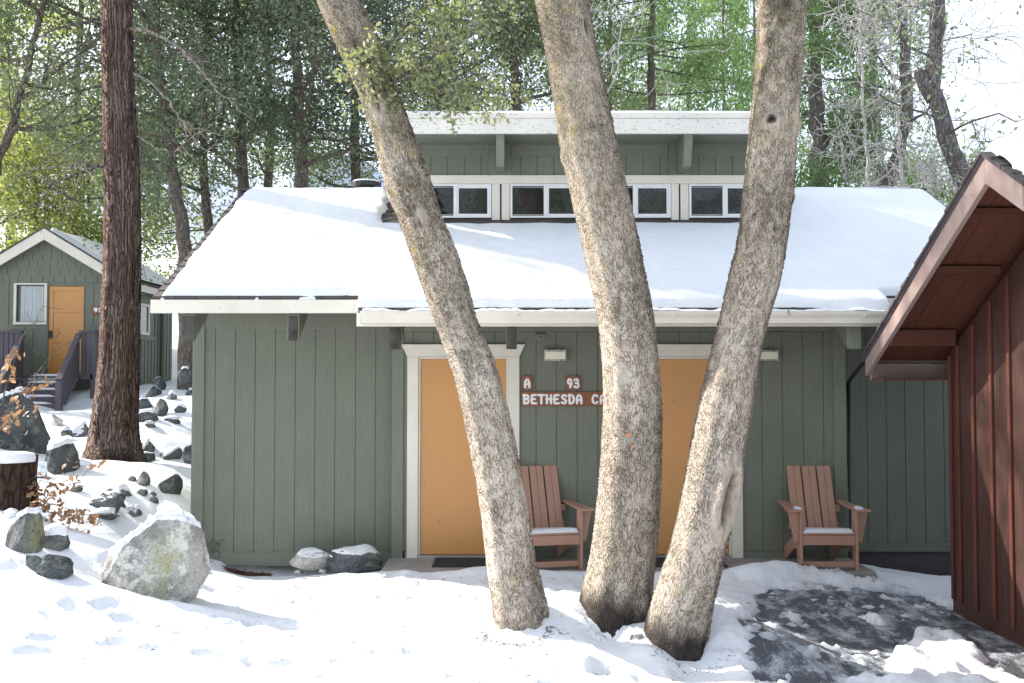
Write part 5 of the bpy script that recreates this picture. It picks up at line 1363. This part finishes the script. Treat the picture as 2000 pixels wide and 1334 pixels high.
o2, b2, C2, R2 = oak(T2, 7.15, 'middle oak trunk of the three, thickest, standing before the name board', 2,
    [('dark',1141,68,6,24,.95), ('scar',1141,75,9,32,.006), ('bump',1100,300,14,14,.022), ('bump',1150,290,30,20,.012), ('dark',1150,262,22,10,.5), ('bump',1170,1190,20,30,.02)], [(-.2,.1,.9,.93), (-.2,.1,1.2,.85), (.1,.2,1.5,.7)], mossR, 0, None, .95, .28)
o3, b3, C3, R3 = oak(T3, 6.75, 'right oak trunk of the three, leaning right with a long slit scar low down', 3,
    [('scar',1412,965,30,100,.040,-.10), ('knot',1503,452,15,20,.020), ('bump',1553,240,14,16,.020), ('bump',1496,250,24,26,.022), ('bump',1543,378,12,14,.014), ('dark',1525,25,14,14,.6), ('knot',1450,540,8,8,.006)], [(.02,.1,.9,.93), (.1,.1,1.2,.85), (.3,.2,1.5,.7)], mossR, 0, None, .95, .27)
# broken branch stub on the right oak
def stub():
    a = P(1500, 252, 6.75); d = Vector((-.35, -.9, .12)).normalized(); r0 = .052; st_ = a+Vector((0, -.135, 0))
    mb = MB(); K = 40; rings = [(0,1.45),(.025,1.2),(.05,1.02),(.075,.95),(.088,.85),(.086,.55),(.06,.42),(.02,.30)]
    u = d.cross(Vector((0,0,1))).normalized(); v = u.cross(d); V = []; at = []
    for (l, m_) in rings:
        for j in range(K):
            t = j*2*math.pi/K; rr = r0*m_*(1+.08*math.sin(3*t+l*40)+.05*math.sin(7*t)); q = st_+d*l+u*(rr*math.cos(t))+v*(rr*math.sin(t)); V.append(tuple(q-b3)); at.append((rr*math.cos(t), rr*math.sin(t), l*2))
    fc = [(i*K+j, i*K+(j+1) % K, (i+1)*K+(j+1) % K, (i+1)*K+j) for i in range(len(rings)-1) for j in range(K)]+[tuple(range((len(rings)-1)*K, len(rings)*K))]
    n = len(V); dk = np.zeros(n); dk[5*K:] = .9; sc = np.full(n, .6)
    mb.add(V, fc, bc=np.array(at), scar=sc, dark=dk, moss=np.full(n, .5)); mb.build('branch_stub', M['oak'], o3, True)
stub()
# limbs and crowns above the frame for each front oak
def oak_crown(root, base, C, Rr, seed, n, leafm, L=2.0):
    rg = np.random.RandomState(seed); tubes = []; nodes = []
    for k in range(7):
        i = len(C)-1-int(k*len(C)*.018); a = rg.uniform(0, 6.28); el = rg.uniform(.2, 1.1)
        grow(rg, C[i], (math.cos(a)*math.cos(el), math.sin(a)*math.cos(el), math.sin(el)), L*rg.uniform(.8, 1.2), Rr[i]*.5, 1, 3, tubes, nodes, nch=(3, 4), up=.05)
    mb = MB(); b = np.array(base)
    for pts, rr, lev in tubes: mb.tube(pts-b, np.maximum(rr, .006), 7 if lev < 2 else 4, cap=False)
    mb.build('limbs', M['bark2'], root, True)
    cen = np.array([q for q, l in nodes if l >= 2])-b
    V, fc, t = leaves(rg, cen, n, .16, .045); m2 = MB(); m2.add(V, fc, tint=t); m2.build('crown', leafm, root)
oak_crown(o1, b1, C1, R1, 71, 9000, M['lf_n']); oak_crown(o2, b2, C2, R2, 72, 9000, M['lf_n']); oak_crown(o3, b3, C3, R3, 73, 6000, M['lf_n'])
# leafy sprigs hanging right of the left oak
def sprigs():
    rg = np.random.RandomState(8); b = np.array(b1); mb = MB(); cen = []
    lines = [([(745,105),(770,75),(800,40),(830,5),(860,-40)],.018), ([(752,165),(790,150),(830,120),(880,95),(930,60),(975,25),(1000,-10)],.018),
             ([(770,185),(810,190),(860,170),(910,165),(960,180),(1000,190)],.014), ([(820,130),(850,160),(870,190),(868,215)],.008), ([(745,150),(735,138),(725,125),(715,118)],.008),
             ([(765,185),(745,172),(725,162),(712,158)],.008), ([(830,5),(880,-10),(930,0),(980,10)],.012), ([(800,60),(850,40),(900,35)],.010), ([(880,95),(900,130),(940,150),(980,185),(1005,188)],.010), ([(790,150),(800,110),(840,85)],.008)]
    for ln, r in lines:
        dy = rg.uniform(-.35, .15); n = len(ln)
        pts = [np.array(P(px, py, 6.86+dy*i/(n-1)-.18*(i > 0))) for i, (px, py) in enumerate(ln)]
        t = np.linspace(0, n-1, n*5); pp = np.stack([np.interp(t, np.arange(n), np.array(pts)[:, k]) for k in range(3)], 1)+rg.normal(size=(len(t), 3))*.006
        mb.tube(pp-b, np.linspace(r, .003, len(t)), 5)
        for q in range(16):
            i = rg.randint(3, len(t)); d = rg.normal(size=3)*np.array([1, .8, .8]); d[2] -= .3; d /= np.linalg.norm(d); L = rg.uniform(.10, .28); st_ = pp[i]; e = st_+d*L
            mb.tube(np.array([st_, (st_+e)/2+rg.normal(size=3)*.012, e])-b, [.003, .0025, .0015], 4); cen += [st_+d*L*f_ for f_ in (.35, .55, .75, .9, 1.0)]
        cen += list(pp[6::3])
    mb.build('sprig_stems', M['bark2'], o1, True)
    cen = np.array(cen)-b; V, fc, t = leaves(rg, cen, 3000, .035, .020, hexa=True, flat=.3); m2 = MB(); m2.add(V, fc, tint=t); m2.build('sprig_leaves', M['lf_n'], o1)
sprigs()
# curled orange leaves caught in the bark
mb = MB(); rg = np.random.RandomState(4)
for px, py in ((1232,862),(1238,872),(1228,850)):
    c = np.array([P(px, py, 6.86)]); V, fc, t = leaves(rg, c, 1, .002, .022, hexa=True); V[:, 1] = c[0, 1]+(V[:, 1]-c[0, 1])*.15-.018; mb.add(V, fc)
o = mb.build('orange_leaf', M['orange_leaf'], None); tag(o, 'curled orange oak leaf caught in the bark of the middle trunk', 'leaf')

# --- cedar
TC = [(0,200,255),(100,202,257),(200,204,261),(300,206,268),(400,208,271),(500,206,272),(600,202,271),(700,197,269),(760,192,268),(800,187,267),(840,180,267),(870,176,270),(900,166,280),(915,158,286),(935,146,296)]
V, fc, at, C, Rr, T = frame_trunk(TC, 13.2, K=200, ds=.016, seed=6, flute=.13, above=[(.0,0,2,.9),(.05,0,3,.75),(0,0,3,.55),(0,0,2,.3)], darkbase=.75, basedark_h=.5,
    bumps=[('knot',252,57,6,6,.02),('knot',213,70,5,6,.015),('knot',256,255,5,6,.02),('knot',262,400,5,5,.015),('knot',232,455,6,7,.015),('knot',258,425,4,4,.01),('knot',235,597,5,5,.012)])
bcd = Vector(C[0]); ced = empty('cedar_tree', bcd); tag(ced, 'tall red brown cedar trunk with bare dead branches between the two green cabins', 'cedar tree')
mb = MB(); mb.add(V-np.array(bcd), fc, **at); mb.build('trunk', M['cedar'], ced, True)
BR = [([(198,36),(150,47),(105,55),(75,75),(40,88)],.022,0), ([(199,71),(165,82),(130,103),(95,130),(60,148)],.018,0), ([(200,119),(170,120),(150,128),(130,138)],.016,0), ([(204,169),(165,175),(125,185),(105,170)],.018,0),
 ([(202,247),(165,270),(135,285),(110,305),(80,325),(35,345)],.016,0), ([(206,322),(160,335),(125,350),(100,358),(85,385),(60,405),(35,417),(15,416)],.024,0), ([(206,388),(165,391),(135,390),(120,375),(95,368)],.013,0), ([(204,300),(175,315),(155,328),(130,332)],.010,1), ([(203,270),(180,290),(165,305),(158,320)],.009,1),
 ([(255,56),(285,58),(320,75),(355,95),(375,120),(400,145),(415,165),(430,185),(450,195),(470,215),(490,230)],.028,1), ([(257,88),(300,95),(345,102),(400,112)],.012,0), ([(262,140),(295,160),(330,200),(350,230),(380,275),(405,300),(440,310),(480,330)],.020,1),
 ([(257,255),(290,262),(320,272)],.016,0), ([(265,262),(300,285),(330,297),(350,292),(360,280)],.014,1), ([(270,315),(300,330),(340,360),(360,385),(390,410),(410,418)],.018,0), ([(255,5),(300,20),(340,45),(380,60)],.014,0)]
rg = np.random.RandomState(12)
for ln, r, pale in BR:
    n = len(ln); dy = rg.uniform(-.9, .3); pts = np.array([np.array(P(px, py, 13.2+dy*(i/(n-1))**1.2)) for i, (px, py) in enumerate(ln)])
    pts[0, 0] += .05*(1 if ln[0][0] < 230 else -1)
    t = np.linspace(0, n-1, n*4); pp = np.stack([np.interp(t, np.arange(n), pts[:, k]) for k in range(3)], 1); pp[1:-1] = (pp[:-2]+pp[2:]+pp[1:-1]*2)/4; pp += rg.normal(size=pp.shape)*.010
    mb = MB(); mb.tube(pp-np.array(bcd), np.linspace(r, .004, len(t)), 6)
    for q in range(7):
        i = rg.randint(len(t)//3, len(t)); d = pp[i]-pp[i-1]; d /= np.linalg.norm(d); d = d+rg.normal(size=3)*.7; d /= np.linalg.norm(d); L = rg.uniform(.2, .7)
        e = [pp[i]+d*L*f_+np.array([0, 0, -.12*L*f_*f_])+rg.normal(size=3)*.015 for f_ in (0, .33, .66, 1)]; mb.tube(np.array(e)-np.array(bcd), [.006, .005, .004, .003], 4)
    mb.build('dead_branch', M['deadp' if pale else 'deadb'], ced, True)
rg = np.random.RandomState(99); tubes = []; nodes = []
for k in range(46):
    i = int(len(C)*(.56+.43*k/46)); a = rg.uniform(0, 6.28); grow(rg, C[i], (math.cos(a), math.sin(a), -.05), rg.uniform(1.6, 2.6)*(1.1-.014*k), .03, 1, 2, tubes, nodes, nch=(4, 6), up=-.02)
mb = MB()
for pts, rr, lev in tubes: mb.tube(pts-np.array(bcd), np.maximum(rr, .006), 4, cap=False)
mb.build('limbs', M['deadb'], ced, True)
V, fc, t = leaves(rg, np.array([q for q, l in nodes])-np.array(bcd), 34000, .16, .055, 2.6, droop=.6); mb = MB(); mb.add(V, fc, tint=t); mb.build('crown', M['lf_c'], ced)

# --- background trees
def path(pts, Y, top=None):
    pp = [P(px, py, Y) for px, py in pts]; b = pp[0]; g0 = gz(b.x, b.y)-.2
    if b.z > g0: pp = [Vector((b.x+(b.x-pp[1].x)*.2, Y, g0))]+pp
    if top: pp.append(pp[-1]+Vector(top))
    return pp
def rads(pp, r): n = len(pp); return [r*(1.15-.75*i/(n-1)) for i in range(n)]
BGO = [ # px path, Y, r, leaf mat, nleaf, label, name, L
 ([(362,490),(337,356),(330,262),(307,112),(300,-30)],21,.155,'lf_d',17000,'dark leaning oak seen through the gap between cedar and snowy roof','oak_tree',2.6),
 ([(408,430),(395,350),(400,200),(410,0)],24.5,.13,'lf_d',17000,'dark leafed oak rising above the left end of the snowy roof','oak_tree',3.0),
 ([(476,400),(470,250),(465,131),(455,-60)],23,.15,'lf_d',18000,'bushy dark oak, first one fully over the snowy roof','oak_tree',2.8),
 ([(590,400),(583,245),(581,94),(570,-60)],22,.16,'lf_d',19000,'bushy dark oak with a thick straight trunk left of the leaning trunk','oak_tree',2.8),
 ([(700,420),(690,250),(700,100),(690,-40)],25,.14,'lf_d',17000,'dark oak hidden behind the left front trunk','oak_tree',2.8),
 ([(520,420),(530,250),(520,60),(525,-60)],31,.15,'lf_g',17000,'greyer oak standing farther back between the bushy oaks','oak_tree',3.6),
 ([(-30,420),(0,300),(34,210),(50,150),(70,70),(95,-30)],20,.09,'lf_g',9000,'thin leaning oak at the top left corner','oak_tree',2.0),
 ([(150,480),(160,350),(150,200),(160,0)],31,.15,'lf_y',17000,'pale yellow green oak behind the roof of the small cabin','oak_tree',3.6),
 ([(20,470),(25,350),(10,200),(20,0)],35,.17,'lf_y',15000,'pale yellow green oak behind the left roof edge of the small cabin','oak_tree',3.6),
 ([(860,420),(850,250),(865,100),(860,-60)],27,.15,'lf_g',18000,'grey green oak above the left part of the dormer roof','oak_tree',3.2),
 ([(1010,420),(1015,250),(1000,100),(1010,-60)],24,.13,'lf_g',17000,'grey green oak above the dormer left of the middle trunk','oak_tree',2.8),
 ([(1120,420),(1125,250),(1120,60),(1130,-60)],34,.14,'lf_g',12000,'grey green oak far behind the middle front trunk','oak_tree',3.4),
]
for i, (pts, Y, r, lm, nl, lab, nm, L) in enumerate(BGO):
    pp = path(pts, Y, (0, 0, 3.0))
    make_tree(nm, lab, 'oak tree', pp, rads(pp, r), None, 200+i, M['bark'], M[lm], int(nl*1.3), .050*(Y/24)**.8, 'trees behind the cabins', nprim=18, L=L, r0=.055, zstart=.40 if Y < 30 else .3, maxl=3, spread=.24)
for i, (px, Y, h_, lm, lab) in enumerate([(60, 29, 6, 'lf_y', 'low yellow green thicket tree behind the ridge of the small cabin'), (165, 30, 6, 'lf_y', 'low yellow green thicket tree right of the wooden post'), (-40, 28, 6.5, 'lf_y', 'low yellow green thicket tree at the far left edge')]):
    x = PX(px, Y); g = gz(x, Y)-.2; pp = [Vector((x, Y, g)), Vector((x+.1, Y, g+h_*.5)), Vector((x, Y, g+h_))]
    make_tree('thicket_tree', lab, 'tree', pp, [.09, .06, .03], None, 260+i, M['bark'], M[lm], 15000, .06, 'low thicket trees', nprim=16, L=2.2, r0=.04, zstart=.12, maxl=3, spread=.24)
CON = [
 (1278, 26, .125, 15000, 'straight brown conifer trunk over the middle of the dormer roof', 2.6),
 (1420, 34, .075, 13000, 'slim conifer right of the dormer middle, against the bright gap', 2.4),
 (1350, 40, .15, 16000, 'bright green conifer far behind the dormer roof', 3.6),
 (1480, 42, .15, 15000, 'bright green conifer behind the right front trunk', 3.4),
 (1603, 20, .165, 20000, 'feathery bright green conifer just right of the right front trunk', 1.35),
 (1718, 25, .15, 14000, 'sparse conifer with dark trunk over the right part of the roof', 2.2),
 (1195, 30, .12, 9000, 'green conifer half behind the middle front trunk', 2.4),
 (1830, 38, .13, 9000, 'low sparse conifer above the right end of the snowy roof', 2.6),
]
for i, (px, Y, r, nl, lab, L) in enumerate(CON):
    g = gz(PX(px, Y), Y)-.2; x = PX(px, Y); zt = 15.5*(Y/26)**.5
    if 'low sparse' in lab: zt = 7.4
    pp = [Vector((x, Y, g)), Vector((x+.05, Y, g+4)), Vector((x-.05, Y, g+8)), Vector((x, Y, zt))]
    make_tree('conifer_tree', lab, 'conifer tree', pp, [r*1.2, r*1.05, r*.85, r*.2], lambda f_: 1.1-.55*f_, 300+i, M['bark'] if px < 1500 else M['bark2'], M['lf_c'], nl, .075*(Y/26)**.7, 'conifers behind the cabin', nprim=42, L=L, r0=.03, zstart=.22, maxl=2, up=-.012, spread=.17, aspect=3.0, droop=.8, wig=.14, nch=(5, 8), dirf=lambda rg, f_: rg.uniform(-.25, .2), lf=.45)
for i, (x, y, lab) in enumerate([(-13.4, 21.0, 'tall unseen conifer added beyond the left edge to shade the roof'), (-15.2, 23.0, 'second unseen conifer added beyond the left edge, behind the first')]):  # unseen conifers added to throw dappled shade on the snowy roof
    g = gz(x, y)-.2; make_tree('conifer_tree', lab, 'conifer tree', [Vector((x, y, g)), Vector((x+.1, y, g+8)), Vector((x, y, g+19))], [.25, .18, .04], lambda f_: 1.1-.6*f_, 350+i, M['bark'], M['lf_c'], 16000, .09, 'conifers behind the cabin', nprim=46, L=2.8, r0=.03, zstart=.40, maxl=2, up=-.012, spread=.2, aspect=2.6, droop=.6, wig=.14, nch=(5, 8), dirf=lambda rg, f_: rg.uniform(-.2, .2), lf=.45)
# right side: bare pale trees and the big forked trunk
pp = path([(1728,400),(1735,355),(1762,281),(1777,210),(1770,131),(1762,37),(1755,-40)], 19, (-.1,0,2))
make_tree('bare_tree', 'leaning bare grey tree above the right half of the snowy roof', 'tree', pp, [.17,.16,.135,.12,.115,.105,.09,.07,.04][:len(pp)], None, 401, M['bark2'], None, 0, .05, 'trees behind the cabins', nprim=14, L=1.7, r0=.03, zstart=.5, maxl=3, wig=.45, nch=(3, 4))
pp = path([(1905,420),(1886,367),(1862,300),(1848,262),(1835,225),(1822,195),(1815,165),(1826,125),(1836,75),(1832,0),(1830,-60)], 16.5, (0,0,2))
make_tree('forked_tree', 'thick dark crooked tree rising beside the peak of the brown cabin', 'tree', pp, [.17,.16,.155,.145,.14,.135,.135,.14,.13,.12,.11,.10,.07][:len(pp)], None, 402, M['bark2'], M['lf_g'], 1500, .045, 'trees behind the cabins', nprim=14, L=1.9, r0=.022, zstart=.45, maxl=3, wig=.35, nch=(3, 4), k=16)
ft = bpy.data.objects['forked_tree']; b = Vector(ft.location); mb = MB()
mb.tube([P(1825,195,16.5)-b, P(1806,165,16.5)-b, P(1796,142,16.5)-b, P(1793,135,16.5)-b], [.13,.115,.10,.05], 14); mb.build('branch_stub', M['bark2'], ft, True)
for i, (px, Y, hgt, lab) in enumerate([(1700, 18.0, 9.5, 'pale sunlit bare tree with tangled white twigs above the right roof'), (1655, 19.5, 6.5, 'pale bare tree with white twigs beside the feathery conifer'), (1765, 17.5, 8.0, 'pale bare tree with white twigs nearest the crooked dark tree'), (1175, 19.0, 8.5, 'pale bare tree with drooping twigs right of the middle front trunk')]):
    x = PX(px, Y); g = gz(x, Y)-.2; pp = [Vector((x+.2, Y, g)), Vector((x+.1, Y, g+3)), Vector((x, Y, g+5.5)), Vector((x-.2, Y, g+hgt))]
    make_tree('bare_tree', lab, 'tree', pp, [.06, .045, .035, .012], None, 410+i, M['barkp'], None, 0, .05, 'bare pale trees', nprim=14, L=1.7, r0=.020, zstart=.45, maxl=4 if i < 1 else 3, wig=.55, up=-.02, nch=(3, 5), k=6)
# trees across the clearing, behind the camera (seen in the window reflections)
def backtree(src, loc, lab, s_=1):
    o = copy_tree(src); o.location = loc; tag(o, lab, o['category'], 'trees across the clearing'); return o
srcs = [o for o in COL.objects if o.parent is None and o.get('label') in (BGO[7][5], BGO[8][5], BGO[9][5])]
for k, (x, y) in enumerate([(-4, -12), (3, -14), (9, -13), (-10, -15), (14, -17)]):
    s_ = srcs[k % 3]; backtree(s_, (x, y, .2), ['first','second','third','fourth','fifth'][k]+' oak across the clearing counted from the path, opposite the cabin')

# ---------------------------------------------------------------- dead-leaved sapling at the left
def sapling():
    rg = np.random.RandomState(31); base = P(-30, 1010, 8.9); r = empty('oak_sapling', base); tag(r, 'bare twiggy sapling with dry orange leaves at the left edge', 'sapling'); b = np.array(base); mb = MB(); cen = []
    LN = [[(-30,1010),(20,985),(70,990),(120,1005),(150,1015)], [(-30,1010),(30,960),(80,940),(130,950),(165,935)], [(-30,1010),(0,960),(30,930),(60,915)], [(-30,1010),(40,1010),(80,980),(110,955)],
          [(-30,1010),(30,1000),(100,985),(160,1000),(198,1020)], [(-30,1010),(-20,900),(0,820),(40,770),(95,745)], [(-30,1010),(-25,880),(-5,800),(20,740),(10,700)], [(-30,1010),(-10,900),(20,830),(50,800)], [(0,820),(50,760),(100,690),(160,650)], [(-20,860),(30,800),(90,720),(120,640)], [(-20,900),(10,760),(40,670),(85,600)]]
    for n_, ln in enumerate(LN):
        n = len(ln); dy = rg.uniform(-.5, .1); pts = np.array([np.array(P(px, py, 8.9+dy*i/(n-1))) for i, (px, py) in enumerate(ln)])
        t = np.linspace(0, n-1, n*5); pp = np.stack([np.interp(t, np.arange(n), pts[:, k]) for k in range(3)], 1)+rg.normal(size=(len(t), 3))*.008
        mb.tube(pp-b, np.linspace(.006, .0018, len(t)), 5)
        for q in range(9):
            i = rg.randint(5, len(t)); d = rg.normal(size=3); d /= np.linalg.norm(d); L = rg.uniform(.06, .22); e = pp[i]+d*L; mb.tube(np.array([pp[i], (pp[i]+e)/2+rg.normal(size=3)*.01, e])-b, [.0022, .002, .0012], 4)
            if n_ < 5 or (n_ < 8 and q < 3): cen.append(e)
        if n_ < 8: cen += list(pp[-8::2])
    mb.build('stems', M['deadb'], r, True)
    V, fc, t = leaves(rg, np.array(cen)-b, 330, .03, .034, hexa=True, droop=.5); m2 = MB(); m2.add(V, fc, tint=t); m2.build('dry_leaves', M['lf_dead'], r)
sapling()
# little ivy on the cabin corner
rg = np.random.RandomState(5); mb = MB(); cc = []
for k in range(4):
    x0 = 402+k*8; pts = [P(x0+rg.uniform(-3, 3)+q*rg.uniform(-1, 3), 1096-q*11, YL-.03) for q in range(5)]; mb.tube(pts, .0025, 4); cc += [tuple(q) for q in pts]
iv = empty('ivy', P(410, 1098, YL-.03)); tag(iv, 'small dark ivy sprig climbing the bottom left corner of the green wall', 'ivy'); o = mb.build('stems', M['deadb'], iv); o.location = -Vector(iv.location)
V, fc, t = leaves(rg, np.array(cc), 60, .018, .012); mb = MB(); V[:, 1] = np.minimum(V[:, 1], YL-.028); mb.add(V, fc, tint=t); o = mb.build('ivy_leaves', M['lf_d'], iv); o.location = -Vector(iv.location)

# needle litter along the wall, twigs on the snow (uncountable)
def litter():
    rg = np.random.RandomState(2); mb = MB(); n = 2600
    x = rg.uniform(-3.15, -2.45, n); x[n*2//3:] = rg.uniform(-1.75, -1.25, n-n*2//3); y = 10.22-np.abs(rg.normal(size=n))*.09; y = np.minimum(y, 10.25)
    z = terr(x, y)-.10+.03*rg.uniform(0, 1, n)+.03
    a = rg.uniform(0, 6.28, n); L = rg.uniform(.015, .05, n)
    d = np.stack([np.cos(a)*L, np.sin(a)*L*.5, rg.normal(size=n)*.008], 1); w_ = np.stack([-np.sin(a)*.003, np.cos(a)*.003, np.full(n, .002)], 1); c = np.stack([x, y, z], 1)
    V = np.stack([c-d-w_, c+d-w_, c+d+w_, c-d+w_], 1).reshape(-1, 3); mb.add(V, np.arange(n*4).reshape(n, 4)); o = mb.build('needle_litter', M['needle']); tag(o, 'reddish pine needle litter along the foot of the green wall', 'litter', kind='stuff')
    mb = MB(); rg = np.random.RandomState(16)
    for (bx, by, bn, rr_) in ((.03, 6.72, 420, .26), (.75, 7.0, 120, .34), (1.15, 6.62, 120, .30)):
        for k in range(bn):
            a = rg.uniform(3.0, 6.4); rd = rr_*(.75+.35*abs(rg.normal())*.6); x = bx+rd*math.cos(a); y = by+.8*rd*math.sin(a); z = snowz(x, y)+.003; b = rg.uniform(0, 3.14); L = rg.uniform(.003, .011); L2 = L*.5
            ca, sa = math.cos(b), math.sin(b); mb.add([(x-ca*L, y-sa*L, z), (x+sa*L2, y-ca*L2, z+.002), (x+ca*L, y+sa*L, z+.004), (x-sa*L2, y+ca*L2, z+.003)], [(0,1,2,3)])
    o = mb.build('bark_litter', M['deadp']); tag(o, 'fine bark crumbs on the snow round the feet of the oaks', 'litter', kind='stuff')
    mb = MB(); rg = np.random.RandomState(6)
    for k in range(150):
        x = rg.uniform(-3, 2.4); y = rg.uniform(5.0, 9.2); z = snowz(x, y)+.004; a = rg.uniform(0, 3.14); L = rg.uniform(.004, .022)
        mb.tube([(x-math.cos(a)*L, y-math.sin(a)*L, z), (x+rg.normal()*.003, y, z+.004), (x+math.cos(a)*L, y+math.sin(a)*L, z)], rg.uniform(.0012, .0035), 4)
    o = mb.build('twig_litter', M['deadb']); tag(o, 'tiny twigs and bark crumbs scattered over the foreground snow', 'litter', kind='stuff')
litter()

# ---------------------------------------------------------------- far things
x = PX(169, 26.5); mb = MB(); mb.tube([(x, 28, 1.5), (x, 28, P(169, 405, 28).z)], .07, 10); o = mb.build('wooden_post', M['wood'], None, True); tag(o, 'weathered wooden post standing behind the roof of the small cabin', 'post')
mb = MB(); a = P(150, 405, 30); b_ = P(440, 470, 26); n = 20
mb.tube([a.lerp(b_, i/n)+Vector((0, 0, -.5*math.sin(math.pi*i/n))) for i in range(n+1)], .015, 5); o = mb.build('overhead_cable', M['dark']); tag(o, 'thin black overhead cable sagging behind the cedar', 'cable')
# far house and picket fence in the gap left of the cabin
fh = empty('far_house', (PX(345, 46), 46, 2)); tag(fh, 'blue grey house far behind the fence in the gap beside the cabin', 'house'); FO = Vector(fh.location)
xa, xb = PX(318, 46), PX(460, 46); zt_ = PZ(660, 46); mb = MB(); mb.box(xa, xb, 46, 50, 1, zt_); o = mb.build('wall', M['bluehouse'], fh); o.location = -FO
mb = MB(); mb.prism([(xa-.5, zt_-.1), ((xa+xb)/2, zt_+1.3), (xb+.5, zt_-.1), (xb+.5, zt_+.1), ((xa+xb)/2, zt_+1.55), (xa-.5, zt_+.1)], 'y', 45.5, 50.5); o = mb.build('roof', M['snow'], fh); o.location = -FO
mb = MB(); mb.box(PX(362,45.9), PX(366,45.9), 45.6, 45.75, 1.5, zt_); o = mb.build('post', M['sign'], fh); o.location = -FO
fe = empty('picket_fence', (PX(350, 33), 33, 2.2)); tag(fe, 'thin dark metal picket fence at the top of the slope beside the cabin', 'fence'); FO = Vector(fe.location)
z1_, z0_ = PZ(681, 33), PZ(716, 33); mb = MB(); xx = PX(322, 33)
while xx < PX(460, 33): mb.box(xx-.012, xx+.012, 32.99, 33.01, z0_-.1, z1_); xx += .12
o = mb.build('pickets', M['bluehouse'], fe); o.location = -FO
mb = MB(); mb.box(PX(322,33), PX(460,33), 32.97, 32.989, z1_-.08, z1_-.04); mb.box(PX(322,33), PX(460,33), 32.97, 32.989, z0_, z0_+.04); o = mb.build('rail', M['bluehouse'], fe); o.location = -FO
# mountain
xs = np.linspace(-900, 700, 90); ys = np.linspace(700, 1500, 50)
def mz(X, Y):
    ridge = 250-((X+230)/4.2)*.35; ridge = np.where(X < -230, 250+(X+230)*.12, 250-(X+230)*.42)
    prof = sstep(Y, 700, 1150)*(1-.4*sstep(Y, 1200, 1500))
    return 10+np.clip(ridge, 12, None)*prof*(1+.18*fbm(X*.006, Y*.006, oct=5, seed=61))+14*fbm(X*.03, Y*.03, seed=62)*prof
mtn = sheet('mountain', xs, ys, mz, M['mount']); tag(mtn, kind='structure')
